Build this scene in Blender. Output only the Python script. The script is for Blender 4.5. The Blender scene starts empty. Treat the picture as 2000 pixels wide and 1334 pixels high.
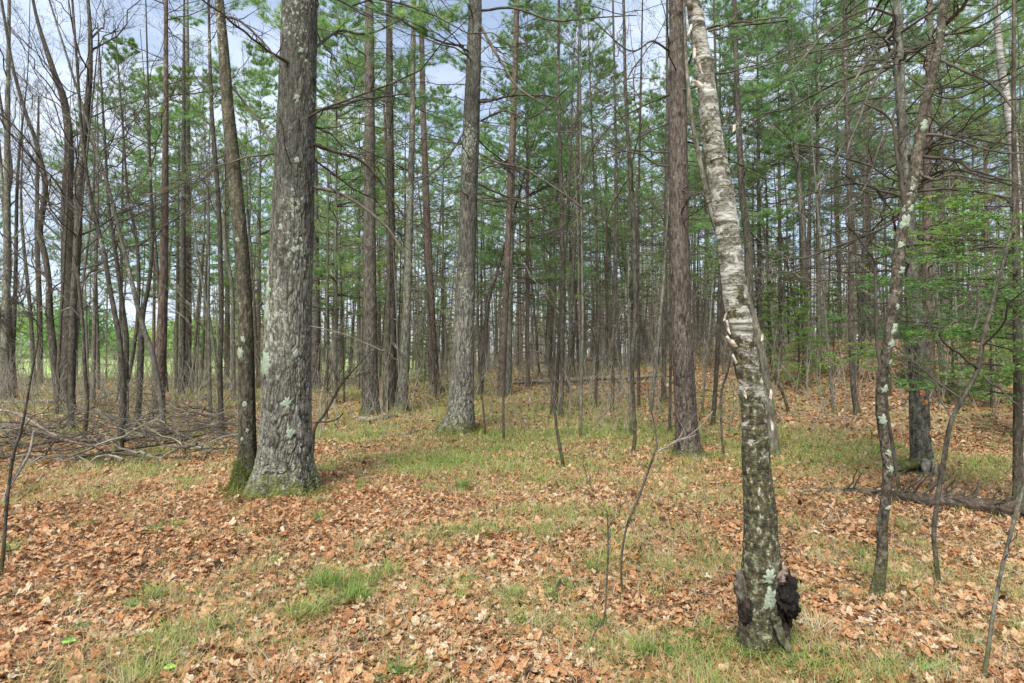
import bpy, math, random
import numpy as np
from mathutils import Vector
C = bpy.context
S = C.scene
COL = S.collection
rng = np.random.default_rng(7)
# ------------------------------------------------------------------ camera
F = 1150.0; HOR = 690.0; CZ = 1.6
PITCH = math.atan((HOR-667.0)/F)
cd = bpy.data.cameras.new('camera'); cam = bpy.data.objects.new('camera', cd); COL.objects.link(cam)
cd.sensor_width = 36; cd.lens = F/2000*36; cd.clip_end = 3000; cd.clip_start = 0.05
cam.location = (0, 0, CZ); cam.rotation_euler = (math.radians(90)+PITCH, 0, 0)
S.camera = cam
# ------------------------------------------------------------------ world, sun, exposure
SUN_EL, SUN_AZ = math.radians(52), math.radians(200)      # azimuth measured clockwise from +Y
w = bpy.data.worlds.new('World'); S.world = w; w.use_nodes = True
nt = w.node_tree; nt.nodes.clear()
N = nt.nodes.new; LK = nt.links.new
out = N('ShaderNodeOutputWorld'); bg = N('ShaderNodeBackground'); bg.inputs[1].default_value = 0.12
sky = N('ShaderNodeTexSky'); sky.sky_type = 'NISHITA'; sky.sun_disc = False
sky.sun_elevation = SUN_EL; sky.sun_rotation = SUN_AZ
tc = N('ShaderNodeTexCoord'); mp = N('ShaderNodeMapping'); mp.inputs['Scale'].default_value = (1.2, 1.2, 3.2)
nz = N('ShaderNodeTexNoise'); nz.inputs['Scale'].default_value = 2.2; nz.inputs['Detail'].default_value = 7; nz.inputs['Roughness'].default_value = 0.58
rp = N('ShaderNodeValToRGB'); rp.color_ramp.elements[0].position = 0.38; rp.color_ramp.elements[1].position = 0.62
rp.color_ramp.elements[0].color = (0.28,)*3+(1,); rp.color_ramp.elements[1].color = (1, 1, 1, 1)
mx = N('ShaderNodeMixRGB'); mx.inputs[2].default_value = (4.4, 4.95, 5.8, 1)
LK(tc.outputs['Generated'], mp.inputs[0]); LK(mp.outputs[0], nz.inputs[0]); LK(nz.outputs[0], rp.inputs[0])
LK(rp.outputs[0], mx.inputs[0]); LK(sky.outputs[0], mx.inputs[1]); LK(mx.outputs[0], bg.inputs[0]); LK(bg.outputs[0], out.inputs[0])
sd = bpy.data.lights.new('sun', 'SUN'); sd.energy = 3.6; sd.angle = math.radians(24); sd.color = (1, .965, .89)
so = bpy.data.objects.new('sun', sd); COL.objects.link(so)
sdir = Vector((math.sin(SUN_AZ)*math.cos(SUN_EL), math.cos(SUN_AZ)*math.cos(SUN_EL), math.sin(SUN_EL)))
so.rotation_euler = sdir.to_track_quat('Z', 'Y').to_euler(); so.location = (0, 0, 30)
S.view_settings.view_transform = 'Standard'; S.view_settings.look = 'None'; S.view_settings.gamma = 1
S.view_settings.exposure = 0.9
try:
    S.cycles.max_bounces = 8; S.cycles.diffuse_bounces = 5; S.cycles.transmission_bounces = 6
except Exception: pass

# ------------------------------------------------------------------ noise
def _h(i, j, k, s):
    n = (i*374761393 + j*668265263 + k*2147483647 + s*1274126177) & 0xffffffff
    n = ((n ^ (n >> 13))*1274126177) & 0xffffffff
    n = ((n ^ (n >> 16))*2246822519) & 0xffffffff
    return ((n ^ (n >> 15)) & 0xffffff)/float(0xffffff)*2-1
def vn(x, y, z=0.0, s=0):
    x, y, z = np.broadcast_arrays(np.asarray(x, float), np.asarray(y, float), np.asarray(z, float))
    i, j, k = np.floor(x).astype(np.int64), np.floor(y).astype(np.int64), np.floor(z).astype(np.int64)
    fx, fy, fz = x-i, y-j, z-k
    fx, fy, fz = [f*f*(3-2*f) for f in (fx, fy, fz)]
    r = 0
    for a in (0, 1):
        for b in (0, 1):
            for c in (0, 1):
                wgt = (fx if a else 1-fx)*(fy if b else 1-fy)*(fz if c else 1-fz)
                r = r+wgt*_h(i+a, j+b, k+c, s)
    return r
def fbm(x, y, z=0.0, s=0, o=3):
    r = 0; a = 1.; t = 0
    for q in range(o):
        r = r+a*vn(np.asarray(x)*2**q, np.asarray(y)*2**q, np.asarray(z)*2**q, s+q); t += a; a *= .5
    return r/t
def sst(a, b, x):
    t = np.clip((np.asarray(x, float)-a)/(b-a), 0, 1); return t*t*(3-2*t)
def hgt(x, y):
    x = np.asarray(x, float); y = np.asarray(y, float)
    amp = 0.78*sst(-7, 3, x) + 1.3*sst(3, 14, x)
    d = y+0.25*x
    h = amp*sst(9, 27, d)
    h = h+0.10*sst(6, 12, y)*sst(-2, -9, x)*0
    h = h+0.05*fbm(x*.35, y*.35, 0, 11, 2)*sst(1.5, 5, np.hypot(x, y))+0.018*vn(x*1.7, y*1.7, 0, 5)
    h = h - 0.6*sst(34, 60, y)*sst(-5, 5, x)
    return h
def gz(x, y): return float(hgt(x, y))
def ray(px, py):
    dx = (px-1000)/F; dz = -(py-667)/F
    return np.array([dx, math.cos(PITCH)-dz*math.sin(PITCH), dz*math.cos(PITCH)+math.sin(PITCH)])
def at(px, py, Y):
    r = ray(px, py); r = r*(Y/r[1]); return np.array([r[0], r[1], r[2]+CZ])
def ground_at(px, py):
    ys = np.concatenate([np.arange(2, 30, .02), np.arange(30, 120, .2)])
    r = ray(px, py); X = r[0]/r[1]*ys; Z = CZ+r[2]/r[1]*ys
    k = np.nonzero(Z < hgt(X, ys))[0]
    Y = ys[k[0]] if len(k) else 60.
    return np.array([r[0]/r[1]*Y, Y, gz(r[0]/r[1]*Y, Y)])

# ------------------------------------------------------------------ object helpers
def link(o, parent=None):
    COL.objects.link(o)
    if parent is not None: o.parent = parent
    return o
def tag(o, label=None, cat=None, group=None, kind=None):
    if label: o['label'] = label
    if cat: o['category'] = cat
    if group: o['group'] = group
    if kind: o['kind'] = kind
    return o
def empty(name, loc, label, cat, group=None):
    o = bpy.data.objects.new(name, None); o.location = loc; o.empty_display_size = .2
    link(o); return tag(o, label, cat, group)
class MB:
    def __init__(s): s.v = []; s.q = []; s.t = []; s.qm = []; s.tm = []; s.r = []; s.c = []; s.n = 0
    def add(s, V, Fc, rnd=0.5, crk=0.0, mat=0):
        V = np.asarray(V, float).reshape(-1, 3); Fc = np.asarray(Fc, np.int64)
        if len(V) == 0 or len(Fc) == 0: return s
        s.v.append(V); s.r.append(np.broadcast_to(np.asarray(rnd, float), (len(V),))); s.c.append(np.broadcast_to(np.asarray(crk, float), (len(V),)))
        if Fc.shape[1] == 3: s.t.append(Fc+s.n); s.tm.append(np.full(len(Fc), mat))
        else: s.q.append(Fc+s.n); s.qm.append(np.full(len(Fc), mat))
        s.n += len(V); return s
    def build(s, name, mats, parent=None, origin=(0, 0, 0), smooth=True, loc=None):
        V = np.concatenate(s.v)-np.asarray(origin, float)
        T = np.concatenate(s.t) if s.t else np.zeros((0, 3), np.int64)
        Q = np.concatenate(s.q) if s.q else np.zeros((0, 4), np.int64)
        mi = np.concatenate([*(s.tm or [np.zeros(0)]), *(s.qm or [np.zeros(0)])]).astype(np.int32)
        me = bpy.data.meshes.new(name)
        me.vertices.add(len(V)); me.vertices.foreach_set('co', V.astype(np.float32).ravel())
        lp = np.concatenate([T.ravel(), Q.ravel()]).astype(np.int32)
        me.loops.add(len(lp)); me.loops.foreach_set('vertex_index', lp)
        ns = np.concatenate([np.full(len(T), 3), np.full(len(Q), 4)])
        st = np.concatenate([[0], np.cumsum(ns)[:-1]]).astype(np.int32)
        me.polygons.add(len(ns)); me.polygons.foreach_set('loop_start', st)
        me.polygons.foreach_set('material_index', mi)
        me.polygons.foreach_set('use_smooth', np.full(len(ns), bool(smooth)))
        a = me.attributes.new('rnd', 'FLOAT', 'POINT'); a.data.foreach_set('value', np.concatenate(s.r).astype(np.float32))
        a = me.attributes.new('crk', 'FLOAT', 'POINT'); a.data.foreach_set('value', np.concatenate(s.c).astype(np.float32))
        me.update(calc_edges=True)
        for m in (mats if isinstance(mats, (list, tuple)) else [mats]): me.materials.append(m)
        o = bpy.data.objects.new(name, me)
        if loc is not None: o.location = loc
        return link(o, parent)

def nrm(a): return a/np.maximum(np.linalg.norm(a, axis=-1, keepdims=True), 1e-9)
UP = np.array([0, 0, 1.])
def tubes(P, R, k=3):
    """P (N,m,3), R (N,m) -> verts, quads"""
    P = np.asarray(P, float); R = np.asarray(R, float)
    n, m, _ = P.shape
    T = nrm(np.gradient(P, axis=1))
    D = nrm(P[:, -1]-P[:, 0])
    ref = np.where(np.abs(D[:, 2:3]) > .8, np.array([[1., 0, 0]]), np.array([[0, 0, 1.]]))[:, None, :]
    U = nrm(np.cross(T, np.broadcast_to(ref, T.shape))); W = np.cross(T, U)
    a = np.arange(k)*2*math.pi/k
    V = P[:, :, None, :]+R[:, :, None, None]*(np.cos(a)[None, None, :, None]*U[:, :, None, :]+np.sin(a)[None, None, :, None]*W[:, :, None, :])
    i = np.arange(n)[:, None, None]*m*k; j = np.arange(m-1)[None, :, None]*k; l = np.arange(k)[None, None, :]; l2 = (l+1) % k
    Q = np.stack([i+j+l, i+j+l2, i+j+k+l2, i+j+k+l], -1).reshape(-1, 4)
    return V.reshape(-1, 3), Q
def polyl(S0, D, L, m, curv, wig, r=rng):
    t = np.linspace(0, 1, m)
    n = len(S0); L = np.broadcast_to(L, (n,)); curv = np.broadcast_to(curv, (n,))
    P = S0[:, None]+D[:, None]*(L[:, None]*t)[..., None]
    P[:, :, 2] += curv[:, None]*L[:, None]*t**2
    nzv = r.normal(0, 1, (n, m, 3)); nzv[:, 0] = 0
    P = P+np.cumsum(nzv, 1)*(wig*L/m**.5)[:, None, None]*.5
    return P
def kids(P, L, R, n, t0, t1, a0, a1, ratio, planar, upb, r=rng, taper=.75, rr=.5):
    N_, m, _ = P.shape
    idx = np.repeat(np.arange(N_), n); t = r.uniform(t0, t1, len(idx)); f = t*(m-1); i = np.minimum(f.astype(int), m-2); u = (f-i)[:, None]
    S0 = P[idx, i]*(1-u)+P[idx, i+1]*u; T = nrm(P[idx, i+1]-P[idx, i])
    rad = R[idx, i]*(1-u[:, 0])+R[idx, i+1]*u[:, 0]
    if planar:
        s = nrm(np.cross(T, UP)+1e-6)*r.choice([-1, 1], len(idx))[:, None]+r.normal(0, .25, (len(idx), 3))
    else:
        s = np.cross(T, nrm(r.normal(0, 1, (len(idx), 3))))
    s = nrm(s); a = r.uniform(a0, a1, len(idx))[:, None]
    D = nrm(T*np.cos(a)+s*np.sin(a)+UP*upb)
    Lk = L[idx]*ratio*(1.1-taper*t)*r.uniform(.5, 1.15, len(idx))
    return S0, D, Lk, np.maximum(rad*rr, .0021)
def tuft_pts(P, n, t0, t1, r=rng):
    N_, m, _ = P.shape
    idx = np.repeat(np.arange(N_), n); t = r.uniform(t0, t1, len(idx)); f = t*(m-1); i = np.minimum(f.astype(int), m-2); u = (f-i)[:, None]
    return P[idx, i]*(1-u)+P[idx, i+1]*u, nrm(P[idx, i+1]-P[idx, i])
def needles(mb, S0, D, n, ln, wd, spread, mat=1, r=rng, flat=False):
    T = len(S0); S1 = np.repeat(S0, n, 0); D1 = np.repeat(D, n, 0)
    rv = r.normal(0, 1, (T*n, 3))
    if flat: rv[:, 2] *= .25
    d = nrm(D1+spread*nrm(rv))
    l = ln*r.uniform(.7, 1.15, T*n)[:, None]
    s = nrm(np.cross(d, r.normal(0, 1, (T*n, 3))))*wd*.5
    b = S1+r.normal(0, ln*.08, (T*n, 3))
    V = np.stack([b-s, b+s, b+d*l], 1).reshape(-1, 3)
    rn = np.repeat(np.clip(np.repeat(r.normal(.5, .2, T), n)+r.normal(0, .12, T*n), 0, 1), 3)
    mb.add(V, np.arange(T*n*3).reshape(-1, 3), rn, 0, mat)

def branch_system(mb, S0, D, L, R, style, r=rng, detail=1.0):
    S0 = np.asarray(S0, float).reshape(-1, 3); D = nrm(np.asarray(D, float).reshape(-1, 3)); n = len(S0)
    L = np.broadcast_to(L, (n,)).astype(float); R = np.broadcast_to(R, (n,)).astype(float)
    dd = lambda x: max(1, int(round(x*detail)))
    def tap(R0, m, e=.85): return np.asarray(R0)[:, None]*np.maximum(1-np.linspace(0, 1, m)**e*.75, .1)[None]
    if style == 'dead':
        P = polyl(S0, D, L, 9, r.uniform(-.25, .12, n), .12, r); R0 = tap(R, 9); mb.add(*tubes(P, R0, 4), r.random())
        s, d, l, q = kids(P, L, R0, dd(10), .12, .97, .5, 1.1, .45, True, -.02, r); P1 = polyl(s, d, l, 5, -.05, .16, r); R1 = tap(q, 5); mb.add(*tubes(P1, R1, 3), .5)
        s, d, l, q = kids(P1, l, R1, dd(4), .2, .95, .5, 1.1, .5, True, 0, r); P2 = polyl(s, d, l, 3, 0, .2, r); mb.add(*tubes(P2, tap(q, 3), 3), .5)
    elif style == 'pine':
        P = polyl(S0, D, L, 9, r.uniform(-.1, .2, n), .08, r); R0 = tap(R, 9); mb.add(*tubes(P, R0, 4), .5)
        s, d, l, q = kids(P, L, R0, dd(9), .25, .98, .5, 1.0, .5, True, .12, r, .6); P1 = polyl(s, d, l, 5, .12, .12, r); R1 = tap(q, 5); mb.add(*tubes(P1, R1, 3), .5)
        s, d, l2, q = kids(P1, l, R1, dd(3), .3, .98, .4, .9, .5, True, .15, r, .5); P2 = polyl(s, d, l2, 3, .15, .1, r); mb.add(*tubes(P2, tap(q, 3), 3), .5)
        for PP, k in ((P[:, 5:], dd(8)), (P1, dd(6.5)), (P2, dd(5.5))):
            a, b = tuft_pts(PP, k, .35, 1, r); needles(mb, a, nrm(b+.4*UP), 14, .135, .0055, 1.05, 1, r)
    elif style == 'fir':
        P = polyl(S0, D, L, 8, r.uniform(-.12, .05, n), .05, r); R0 = tap(R, 8); mb.add(*tubes(P, R0, 4), .5)
        s, d, l, q = kids(P, L, R0, dd(16), .1, .97, .75, 1.05, .55, True, 0, r, .8); P1 = polyl(s, d, l, 4, -.03, .06, r); R1 = tap(q, 4); mb.add(*tubes(P1, R1, 3), .5)
        s, d, l2, q = kids(P1, l, R1, dd(5), .15, .95, .7, 1., .5, True, 0, r, .6); P2 = polyl(s, d, l2, 3, 0, .05, r); mb.add(*tubes(P2, tap(q, 3), 3), .5)
        for PP, k in ((P, dd(34)), (P1, dd(13)), (P2, dd(8))):
            a, b = tuft_pts(PP, k, .05, 1, r); needles(mb, a, nrm(b+.1*UP), 7, .036, .0075, 1.0, 1, r, True)
    elif style in ('hard', 'shrub'):
        P = polyl(S0, D, L, 10, r.uniform(-.05, .3, n), .17, r); R0 = tap(R, 10); mb.add(*tubes(P, R0, 5), .5)
        s, d, l, q = kids(P, L, R0, dd(9), .12, .97, .4, 1.0, .5, False, .15, r, .65, .55); P1 = polyl(s, d, l, 6, .1, .2, r); R1 = tap(q, 6); mb.add(*tubes(P1, R1, 3), .5)
        s, d, l2, q = kids(P1, l, R1, dd(6), .15, .97, .4, 1.1, .5, False, .1, r, .6); P2 = polyl(s, d, l2, 4, .05, .22, r); R2 = tap(q, 4); mb.add(*tubes(P2, R2, 3), .5)
        s, d, l3, q = kids(P2, l2, R2, dd(4), .2, .97, .4, 1.1, .5, False, .1, r, .6); P3 = polyl(s, d, l3, 3, .05, .2, r); mb.add(*tubes(P3, tap(q, 3), 3), .5)
    return P

# ------------------------------------------------------------------ materials
def newmat(name):
    m = bpy.data.materials.new(name); m.use_nodes = True; t = m.node_tree; t.nodes.clear()
    o = t.nodes.new('ShaderNodeOutputMaterial'); b = t.nodes.new('ShaderNodeBsdfPrincipled')
    b.inputs['Roughness'].default_value = .85; b.inputs['Specular IOR Level'].default_value = .2
    t.links.new(b.outputs[0], o.inputs[0]); return m, t, b, o
class G:
    def __init__(s, t): s.t = t
    def n(s, ty, **kw):
        x = s.t.nodes.new(ty)
        for k, v in kw.items(): setattr(x, k, v)
        return x
    def l(s, a, b): s.t.links.new(a, b)
    def coord(s, scale, loc=(0, 0, 0), src='Object'):
        c = s.n('ShaderNodeTexCoord'); m = s.n('ShaderNodeMapping'); m.inputs['Scale'].default_value = scale; m.inputs['Location'].default_value = loc
        s.l(c.outputs[src], m.inputs[0]); return m.outputs[0]
    def noise(s, vec, scale, det=4, rough=.55, dist=0):
        x = s.n('ShaderNodeTexNoise'); x.inputs['Scale'].default_value = scale; x.inputs['Detail'].default_value = det; x.inputs['Roughness'].default_value = rough; x.inputs['Distortion'].default_value = dist
        s.l(vec, x.inputs['Vector']); return x.outputs[0]
    def voro(s, vec, scale, feat='F1'):
        x = s.n('ShaderNodeTexVoronoi', feature=feat); x.inputs['Scale'].default_value = scale; s.l(vec, x.inputs['Vector']); return x.outputs['Distance']
    def ramp(s, fac, stops, interp='LINEAR'):
        x = s.n('ShaderNodeValToRGB'); e = x.color_ramp; e.interpolation = interp
        while len(e.elements) > 1: e.elements.remove(e.elements[-1])
        for i, (p, c) in enumerate(stops):
            c = (c, c, c) if isinstance(c, (int, float)) else c
            el = e.elements[0] if i == 0 else e.elements.new(p)
            el.position = p; el.color = (*c, 1)
        s.l(fac, x.inputs[0]); return x.outputs[0]
    def mix(s, fac, a, b, mode='MIX'):
        x = s.n('ShaderNodeMixRGB', blend_type=mode)
        for i, v in enumerate((fac, a, b)):
            if isinstance(v, (int, float)): x.inputs[i].default_value = v if i == 0 else (v, v, v, 1)
            elif isinstance(v, tuple): x.inputs[i].default_value = (*v, 1)
            else: s.l(v, x.inputs[i])
        return x.outputs[0]
    def math(s, op, a, b=0.0, c=None):
        x = s.n('ShaderNodeMath', operation=op)
        for i, v in enumerate((a, b) if c is None else (a, b, c)):
            if isinstance(v, (int, float)): x.inputs[i].default_value = v
            else: s.l(v, x.inputs[i])
        return x.outputs[0]
    def attr(s, nm): x = s.n('ShaderNodeAttribute', attribute_name=nm); return x.outputs['Fac']
    def sep(s, vec): x = s.n('ShaderNodeSeparateXYZ'); s.l(vec, x.inputs[0]); return x.outputs
    def rand(s): return s.n('ShaderNodeObjectInfo').outputs['Random']
    def bump(s, b, h, strength=.5, dist=.02):
        x = s.n('ShaderNodeBump'); x.inputs['Strength'].default_value = strength; x.inputs['Distance'].default_value = dist
        s.l(h, x.inputs['Height']); s.l(x.outputs[0], b.inputs['Normal'])

def bark(name, dark, mid, light, lichen=.0, moss=0.0, fx=28, fz=4, lich_col=(.38, .43, .33), mossh=.25, bumpd=.025, base_light=0.):
    m, t, b, o = newmat(name); g = G(t)
    v = g.coord((fx, fx, fz)); v2 = g.coord((1, 1, 1))
    n1 = g.noise(v, 1.0, 5, .6, .4); n2 = g.noise(v2, 14, 4, .6); n3 = g.noise(v2, 1.1, 3, .5)
    crk = g.attr('crk')
    col = g.ramp(n1, [(.34, dark), (.5, mid), (.68, light)])
    col = g.mix(g.math('MULTIPLY', n2, .5), col, mid)
    nf = g.noise(v2, 55, 3, .7); col = g.mix(1.0, col, g.ramp(nf, [(.3, .55), (.7, 1.4)]), 'MULTIPLY')
    tone = g.ramp(n3, [(.3, .72), (.7, 1.25)])
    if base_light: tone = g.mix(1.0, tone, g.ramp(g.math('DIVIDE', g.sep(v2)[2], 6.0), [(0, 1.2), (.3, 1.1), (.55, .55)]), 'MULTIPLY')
    col = g.mix(1.0, col, tone, 'MULTIPLY')
    col = g.mix(crk, col, tuple(c*.35 for c in dark))
    ob = g.ramp(g.rand(), [(0, (.78, .74, .70)), (.5, (1, 1, 1)), (1, (1.12, 1.05, 1.0))]); col = g.mix(1.0, col, ob, 'MULTIPLY')
    if lichen > 0:
        l1 = g.noise(g.coord((1, 1, .8), (3, 7, 1)), 26, 5, .7); l2 = g.noise(g.coord((1, 1, .6), (9, 2, 5)), 1.6, 2, .5)
        lm = g.math('ADD', l1, g.math('MULTIPLY', g.math('SUBTRACT', l2, .5), .8))
        lf = g.ramp(lm, [(.70-.16*lichen, 0.), (.735-.16*lichen, .8)])
        lf = g.math('MULTIPLY', lf, g.math('SUBTRACT', 1.0, crk))
        col = g.mix(lf, col, lich_col)
    if moss > 0:
        z = g.sep(g.coord((1, 1, 1)))[2]
        mn = g.noise(g.coord((1, 1, 1)), 11, 4, .6)
        h = g.math('ADD', z, g.math('MULTIPLY', g.math('SUBTRACT', mn, .5), 1.0))
        mf = g.ramp(g.math('DIVIDE', h, mossh*2), [(.2, moss), (.75, 0.)])
        col = g.mix(mf, col, g.ramp(n2, [(.35, (.035, .042, .012)), (.65, (.12, .13, .03))]))
    g.l(col, b.inputs['Base Color'])
    g.bump(b, g.math('ADD', n1, g.math('MULTIPLY', n2, .35)), .7, bumpd)
    return m
M = {}
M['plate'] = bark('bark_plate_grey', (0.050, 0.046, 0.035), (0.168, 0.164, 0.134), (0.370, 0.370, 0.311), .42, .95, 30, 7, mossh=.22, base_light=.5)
M['pine'] = bark('bark_pine_brown', (0.028, 0.025, 0.020), (0.100, 0.092, 0.072), (0.216, 0.204, 0.168), .15, .8, 30, 7, mossh=.12)
M['pine_red'] = bark('bark_pine_red', (0.041, 0.030, 0.022), (0.148, 0.113, 0.089), (0.262, 0.217, 0.180), .0, .4, 30, 7, mossh=.1)
M['pine_d'] = bark('bark_pine_ruddy', (0.029, 0.022, 0.017), (0.111, 0.089, 0.071), (0.221, 0.193, 0.164), .1, .7, 34, 8, mossh=.12)
M['grey'] = bark('bark_grey', (0.041, 0.038, 0.030), (0.133, 0.130, 0.100), (0.259, 0.255, 0.207), .25, .6, 22, 7, mossh=.2)
M['dark'] = bark('bark_dark', (0.021, 0.019, 0.014), (0.068, 0.061, 0.047), (0.150, 0.139, 0.109), .12, .4, 24, 9)
M['maple'] = bark('bark_maple', (0.032, 0.029, 0.019), (0.094, 0.086, 0.058), (0.202, 0.191, 0.144), .45, .9, 24, 10, mossh=.3)
M['lichened'] = bark('bark_lichened', (0.022, 0.019, 0.014), (0.085, 0.075, 0.056), (0.212, 0.200, 0.162), .35, .5, 22, 20, (0.340, 0.383, 0.289))
M['logdark'] = bark('bark_rotten', (.022, .018, .014), (.075, .058, .043), (.17, .14, .11), .1, .0, 18, 18)
M['log'] = bark('bark_fallen', (.07, .058, .046), (.18, .155, .125), (.36, .33, .28), .2, .0, 18, 18)

def twig_mat(name, a, b_):
    m, t, b, o = newmat(name); g = G(t)
    n = g.noise(g.coord((1, 1, 1)), 6, 2)
    c = g.ramp(n, [(.3, a), (.7, b_)]); ob = g.ramp(g.rand(), [(0, .75), (1, 1.25)])
    g.l(g.mix(1., c, ob, 'MULTIPLY'), b.inputs['Base Color']); return m
M['twig'] = twig_mat('twig_dead_brown', (.035, .030, .022), (.12, .105, .08))
M['twig_dark'] = twig_mat('twig_dark', (.035, .028, .024), (.10, .082, .07))
M['twig_grey'] = twig_mat('twig_grey', (.10, .088, .065), (.26, .235, .185))
M['twig_pale'] = twig_mat('twig_pale', (.22, .18, .14), (.42, .36, .29))
M['stem_brown'] = twig_mat('stem_brown', (.13, .115, .085), (.32, .29, .23))

def leafy(name, stops, trans=.35, rough=.6, objvar=True, ov=((.75, .82, .9), (1.25, 1.15, .95))):
    m, t, b, o = newmat(name); g = G(t)
    c = g.ramp(g.attr('rnd'), stops)
    if objvar: c = g.mix(1., c, g.ramp(g.rand(), [(0, ov[0]), (1, ov[1])]), 'MULTIPLY')
    if name == 'dry_leaves':
        q = g.coord((1, 1, 1)); c = g.mix(1., c, g.ramp(g.noise(q, 75, 4, .7), [(.32, (.42, .36, .32)), (.5, (.95, .95, .95)), (.68, (1.3, 1.3, 1.25))]), 'MULTIPLY'); g.bump(b, g.noise(q, 120, 2), .6, .01)
    g.l(c, b.inputs['Base Color']); b.inputs['Roughness'].default_value = rough
    tr = g.n('ShaderNodeBsdfTranslucent'); g.l(c, tr.inputs[0]); ms = g.n('ShaderNodeMixShader'); ms.inputs[0].default_value = trans
    g.l(b.outputs[0], ms.inputs[1]); g.l(tr.outputs[0], ms.inputs[2]); g.l(ms.outputs[0], o.inputs[0]); return m
M['needle'] = leafy('needles_white_pine', [(0, (.10, .20, .07)), (.5, (.25, .42, .15)), (1, (.44, .64, .28))], .5)
M['needle_pale'] = leafy('needles_young_pine', [(0, (.22, .32, .12)), (.5, (.36, .51, .20)), (1, (.50, .65, .31))], .5)
M['needle_fir'] = leafy('needles_fir', [(0, (.09, .18, .05)), (.5, (.20, .36, .10)), (1, (.38, .55, .19))], .5)
M['needle_rust'] = leafy('needles_dead_rust', [(0, (.13, .07, .035)), (.5, (.24, .13, .07)), (1, (.33, .2, .11))], .3)
M['leaf'] = leafy('dry_leaves', [(0, (.04, .027, .017)), (.17, (.13, .07, .037)), (.32, (.34, .145, .058)), (.5, (.45, .235, .11)), (.68, (.51, .32, .175)), (.84, (.53, .385, .24)), (1, (.56, .46, .33))], .15, .7, False)
M['grass'] = leafy('grass_blades', [(0, (.07, .15, .04)), (.22, (.18, .31, .06)), (.42, (.33, .40, .11)), (.56, (.38, .34, .16)), (.8, (.48, .39, .24)), (1, (.64, .56, .42))], .35, .6, False)
M['straw'] = leafy('fallen_pine_needles', [(0, (.22, .10, .04)), (.5, (.42, .21, .09)), (1, (.58, .40, .24))], .2, .7, False)
M['mossy'] = leafy('moss', [(0, (.05, .07, .012)), (.5, (.10, .13, .025)), (1, (.2, .22, .05))], .2, .9, False)

# ground
m, t, b, o = newmat('forest_floor'); g = G(t)
v = g.coord((1, 1, 1)); n1 = g.noise(v, .45, 4, .6); n2 = g.noise(v, 9, 6, .75); n3 = g.voro(v, 14)
c = g.ramp(n2, [(.3, (.06, .04, .025)), (.45, (.15, .095, .055)), (.55, (.27, .18, .11)), (.7, (.42, .31, .2))])
gr = g.ramp(n2, [(.3, (.10, .10, .035)), (.5, (.22, .22, .08)), (.7, (.38, .34, .18))])
c = g.mix(g.ramp(n1, [(.46, 0.), (.62, .75)]), c, gr)
c = g.mix(g.ramp(n3, [(0, .35), (.5, 0.)]), c, (.55, .38, .25))
g.l(c, b.inputs['Base Color']); g.bump(b, n2, .8, .04); M['floor'] = m
m, t, b, o = newmat('meadow'); g = G(t)
v = g.coord((1, 1, 1)); n1 = g.noise(v, .12, 5, .65)
g.l(g.ramp(n1, [(.3, (.22, .32, .09)), (.5, (.34, .48, .13)), (.7, (.46, .54, .20))]), b.inputs['Base Color']); M['field'] = m

# birch bark
m, t, b, o = newmat('bark_birch'); g = G(t)
z = g.sep(g.coord((1, 1, 1)))[2]
band = g.noise(g.coord((5, 5, 34)), 1, 5, .65, .6); blot = g.noise(g.coord((7, 7, 9), (4, 1, 2)), 1, 6, .7, .8); fine = g.noise(g.coord((1, 1, 1)), 60, 4, .7); len_ = g.noise(g.coord((16, 16, 150)), 1, 2, .5)
c = g.ramp(band, [(.38, (.08, .075, .06)), (.45, (.28, .265, .22)), (.54, (.40, .388, .34)), (.70, (.54, .53, .475))])
c = g.mix(g.ramp(len_, [(.62, 0.), (.68, .7)]), c, (.09, .08, .07))
patchy = g.noise(g.coord((9, 9, 17), (1, 3, 7)), 1, 6, .75, .5)
c = g.mix(g.ramp(patchy, [(.49, 0.), (.535, .9)]), c, g.ramp(fine, [(.4, (.055, .05, .035)), (.62, (.22, .205, .16))]))
hm = g.ramp(g.math('DIVIDE', z, 4.2), [(0, .24), (.22, .20), (.36, .13), (.5, .03), (.75, .02), (1, .0)])
dk = g.ramp(g.math('ADD', blot, hm), [(.56, 0.), (.62, .95)])
fine2 = g.noise(g.coord((1, 1, .7)), 34, 5, .75)
mosscol = g.ramp(fine2, [(.38, (.014, .013, .009)), (.47, (.042, .037, .019)), (.545, (.085, .076, .033)), (.60, (.15, .142, .08)), (.65, (.45, .45, .39))])
c = g.mix(dk, c, mosscol)
lich = g.noise(g.coord((6, 6, 5), (2, 5, 8)), 1, 4, .6)
c = g.mix(g.ramp(g.math('SUBTRACT', lich, g.math('MULTIPLY', z, .08)), [(.62, 0.), (.66, .6)]), c, (.33, .36, .25))
c = g.mix(g.attr('crk'), c, (.035, .028, .022))
g.l(c, b.inputs['Base Color']); g.bump(b, g.math('ADD', band, g.math('MULTIPLY', fine, .6)), .8, .02); M['birch'] = m
m, t, b, o = newmat('bark_birch_clean'); g = G(t)
band = g.noise(g.coord((4, 4, 20)), 1, 5, .65, .6); c = g.ramp(band, [(.38, (.10, .09, .075)), (.5, (.30, .29, .26)), (.65, (.46, .45, .42))])
g.l(c, b.inputs['Base Color']); M['birch_far'] = m
m, t, b, o = newmat('birch_peel'); g = G(t)
n = g.noise(g.coord((12, 12, 30)), 1, 4, .6); g.l(g.ramp(n, [(.38, (.28, .20, .13)), (.5, (.50, .44, .36)), (.7, (.66, .63, .56))]), b.inputs['Base Color']); M['peel'] = m
m, t, b, o = newmat('burl_black'); g = G(t)
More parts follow.
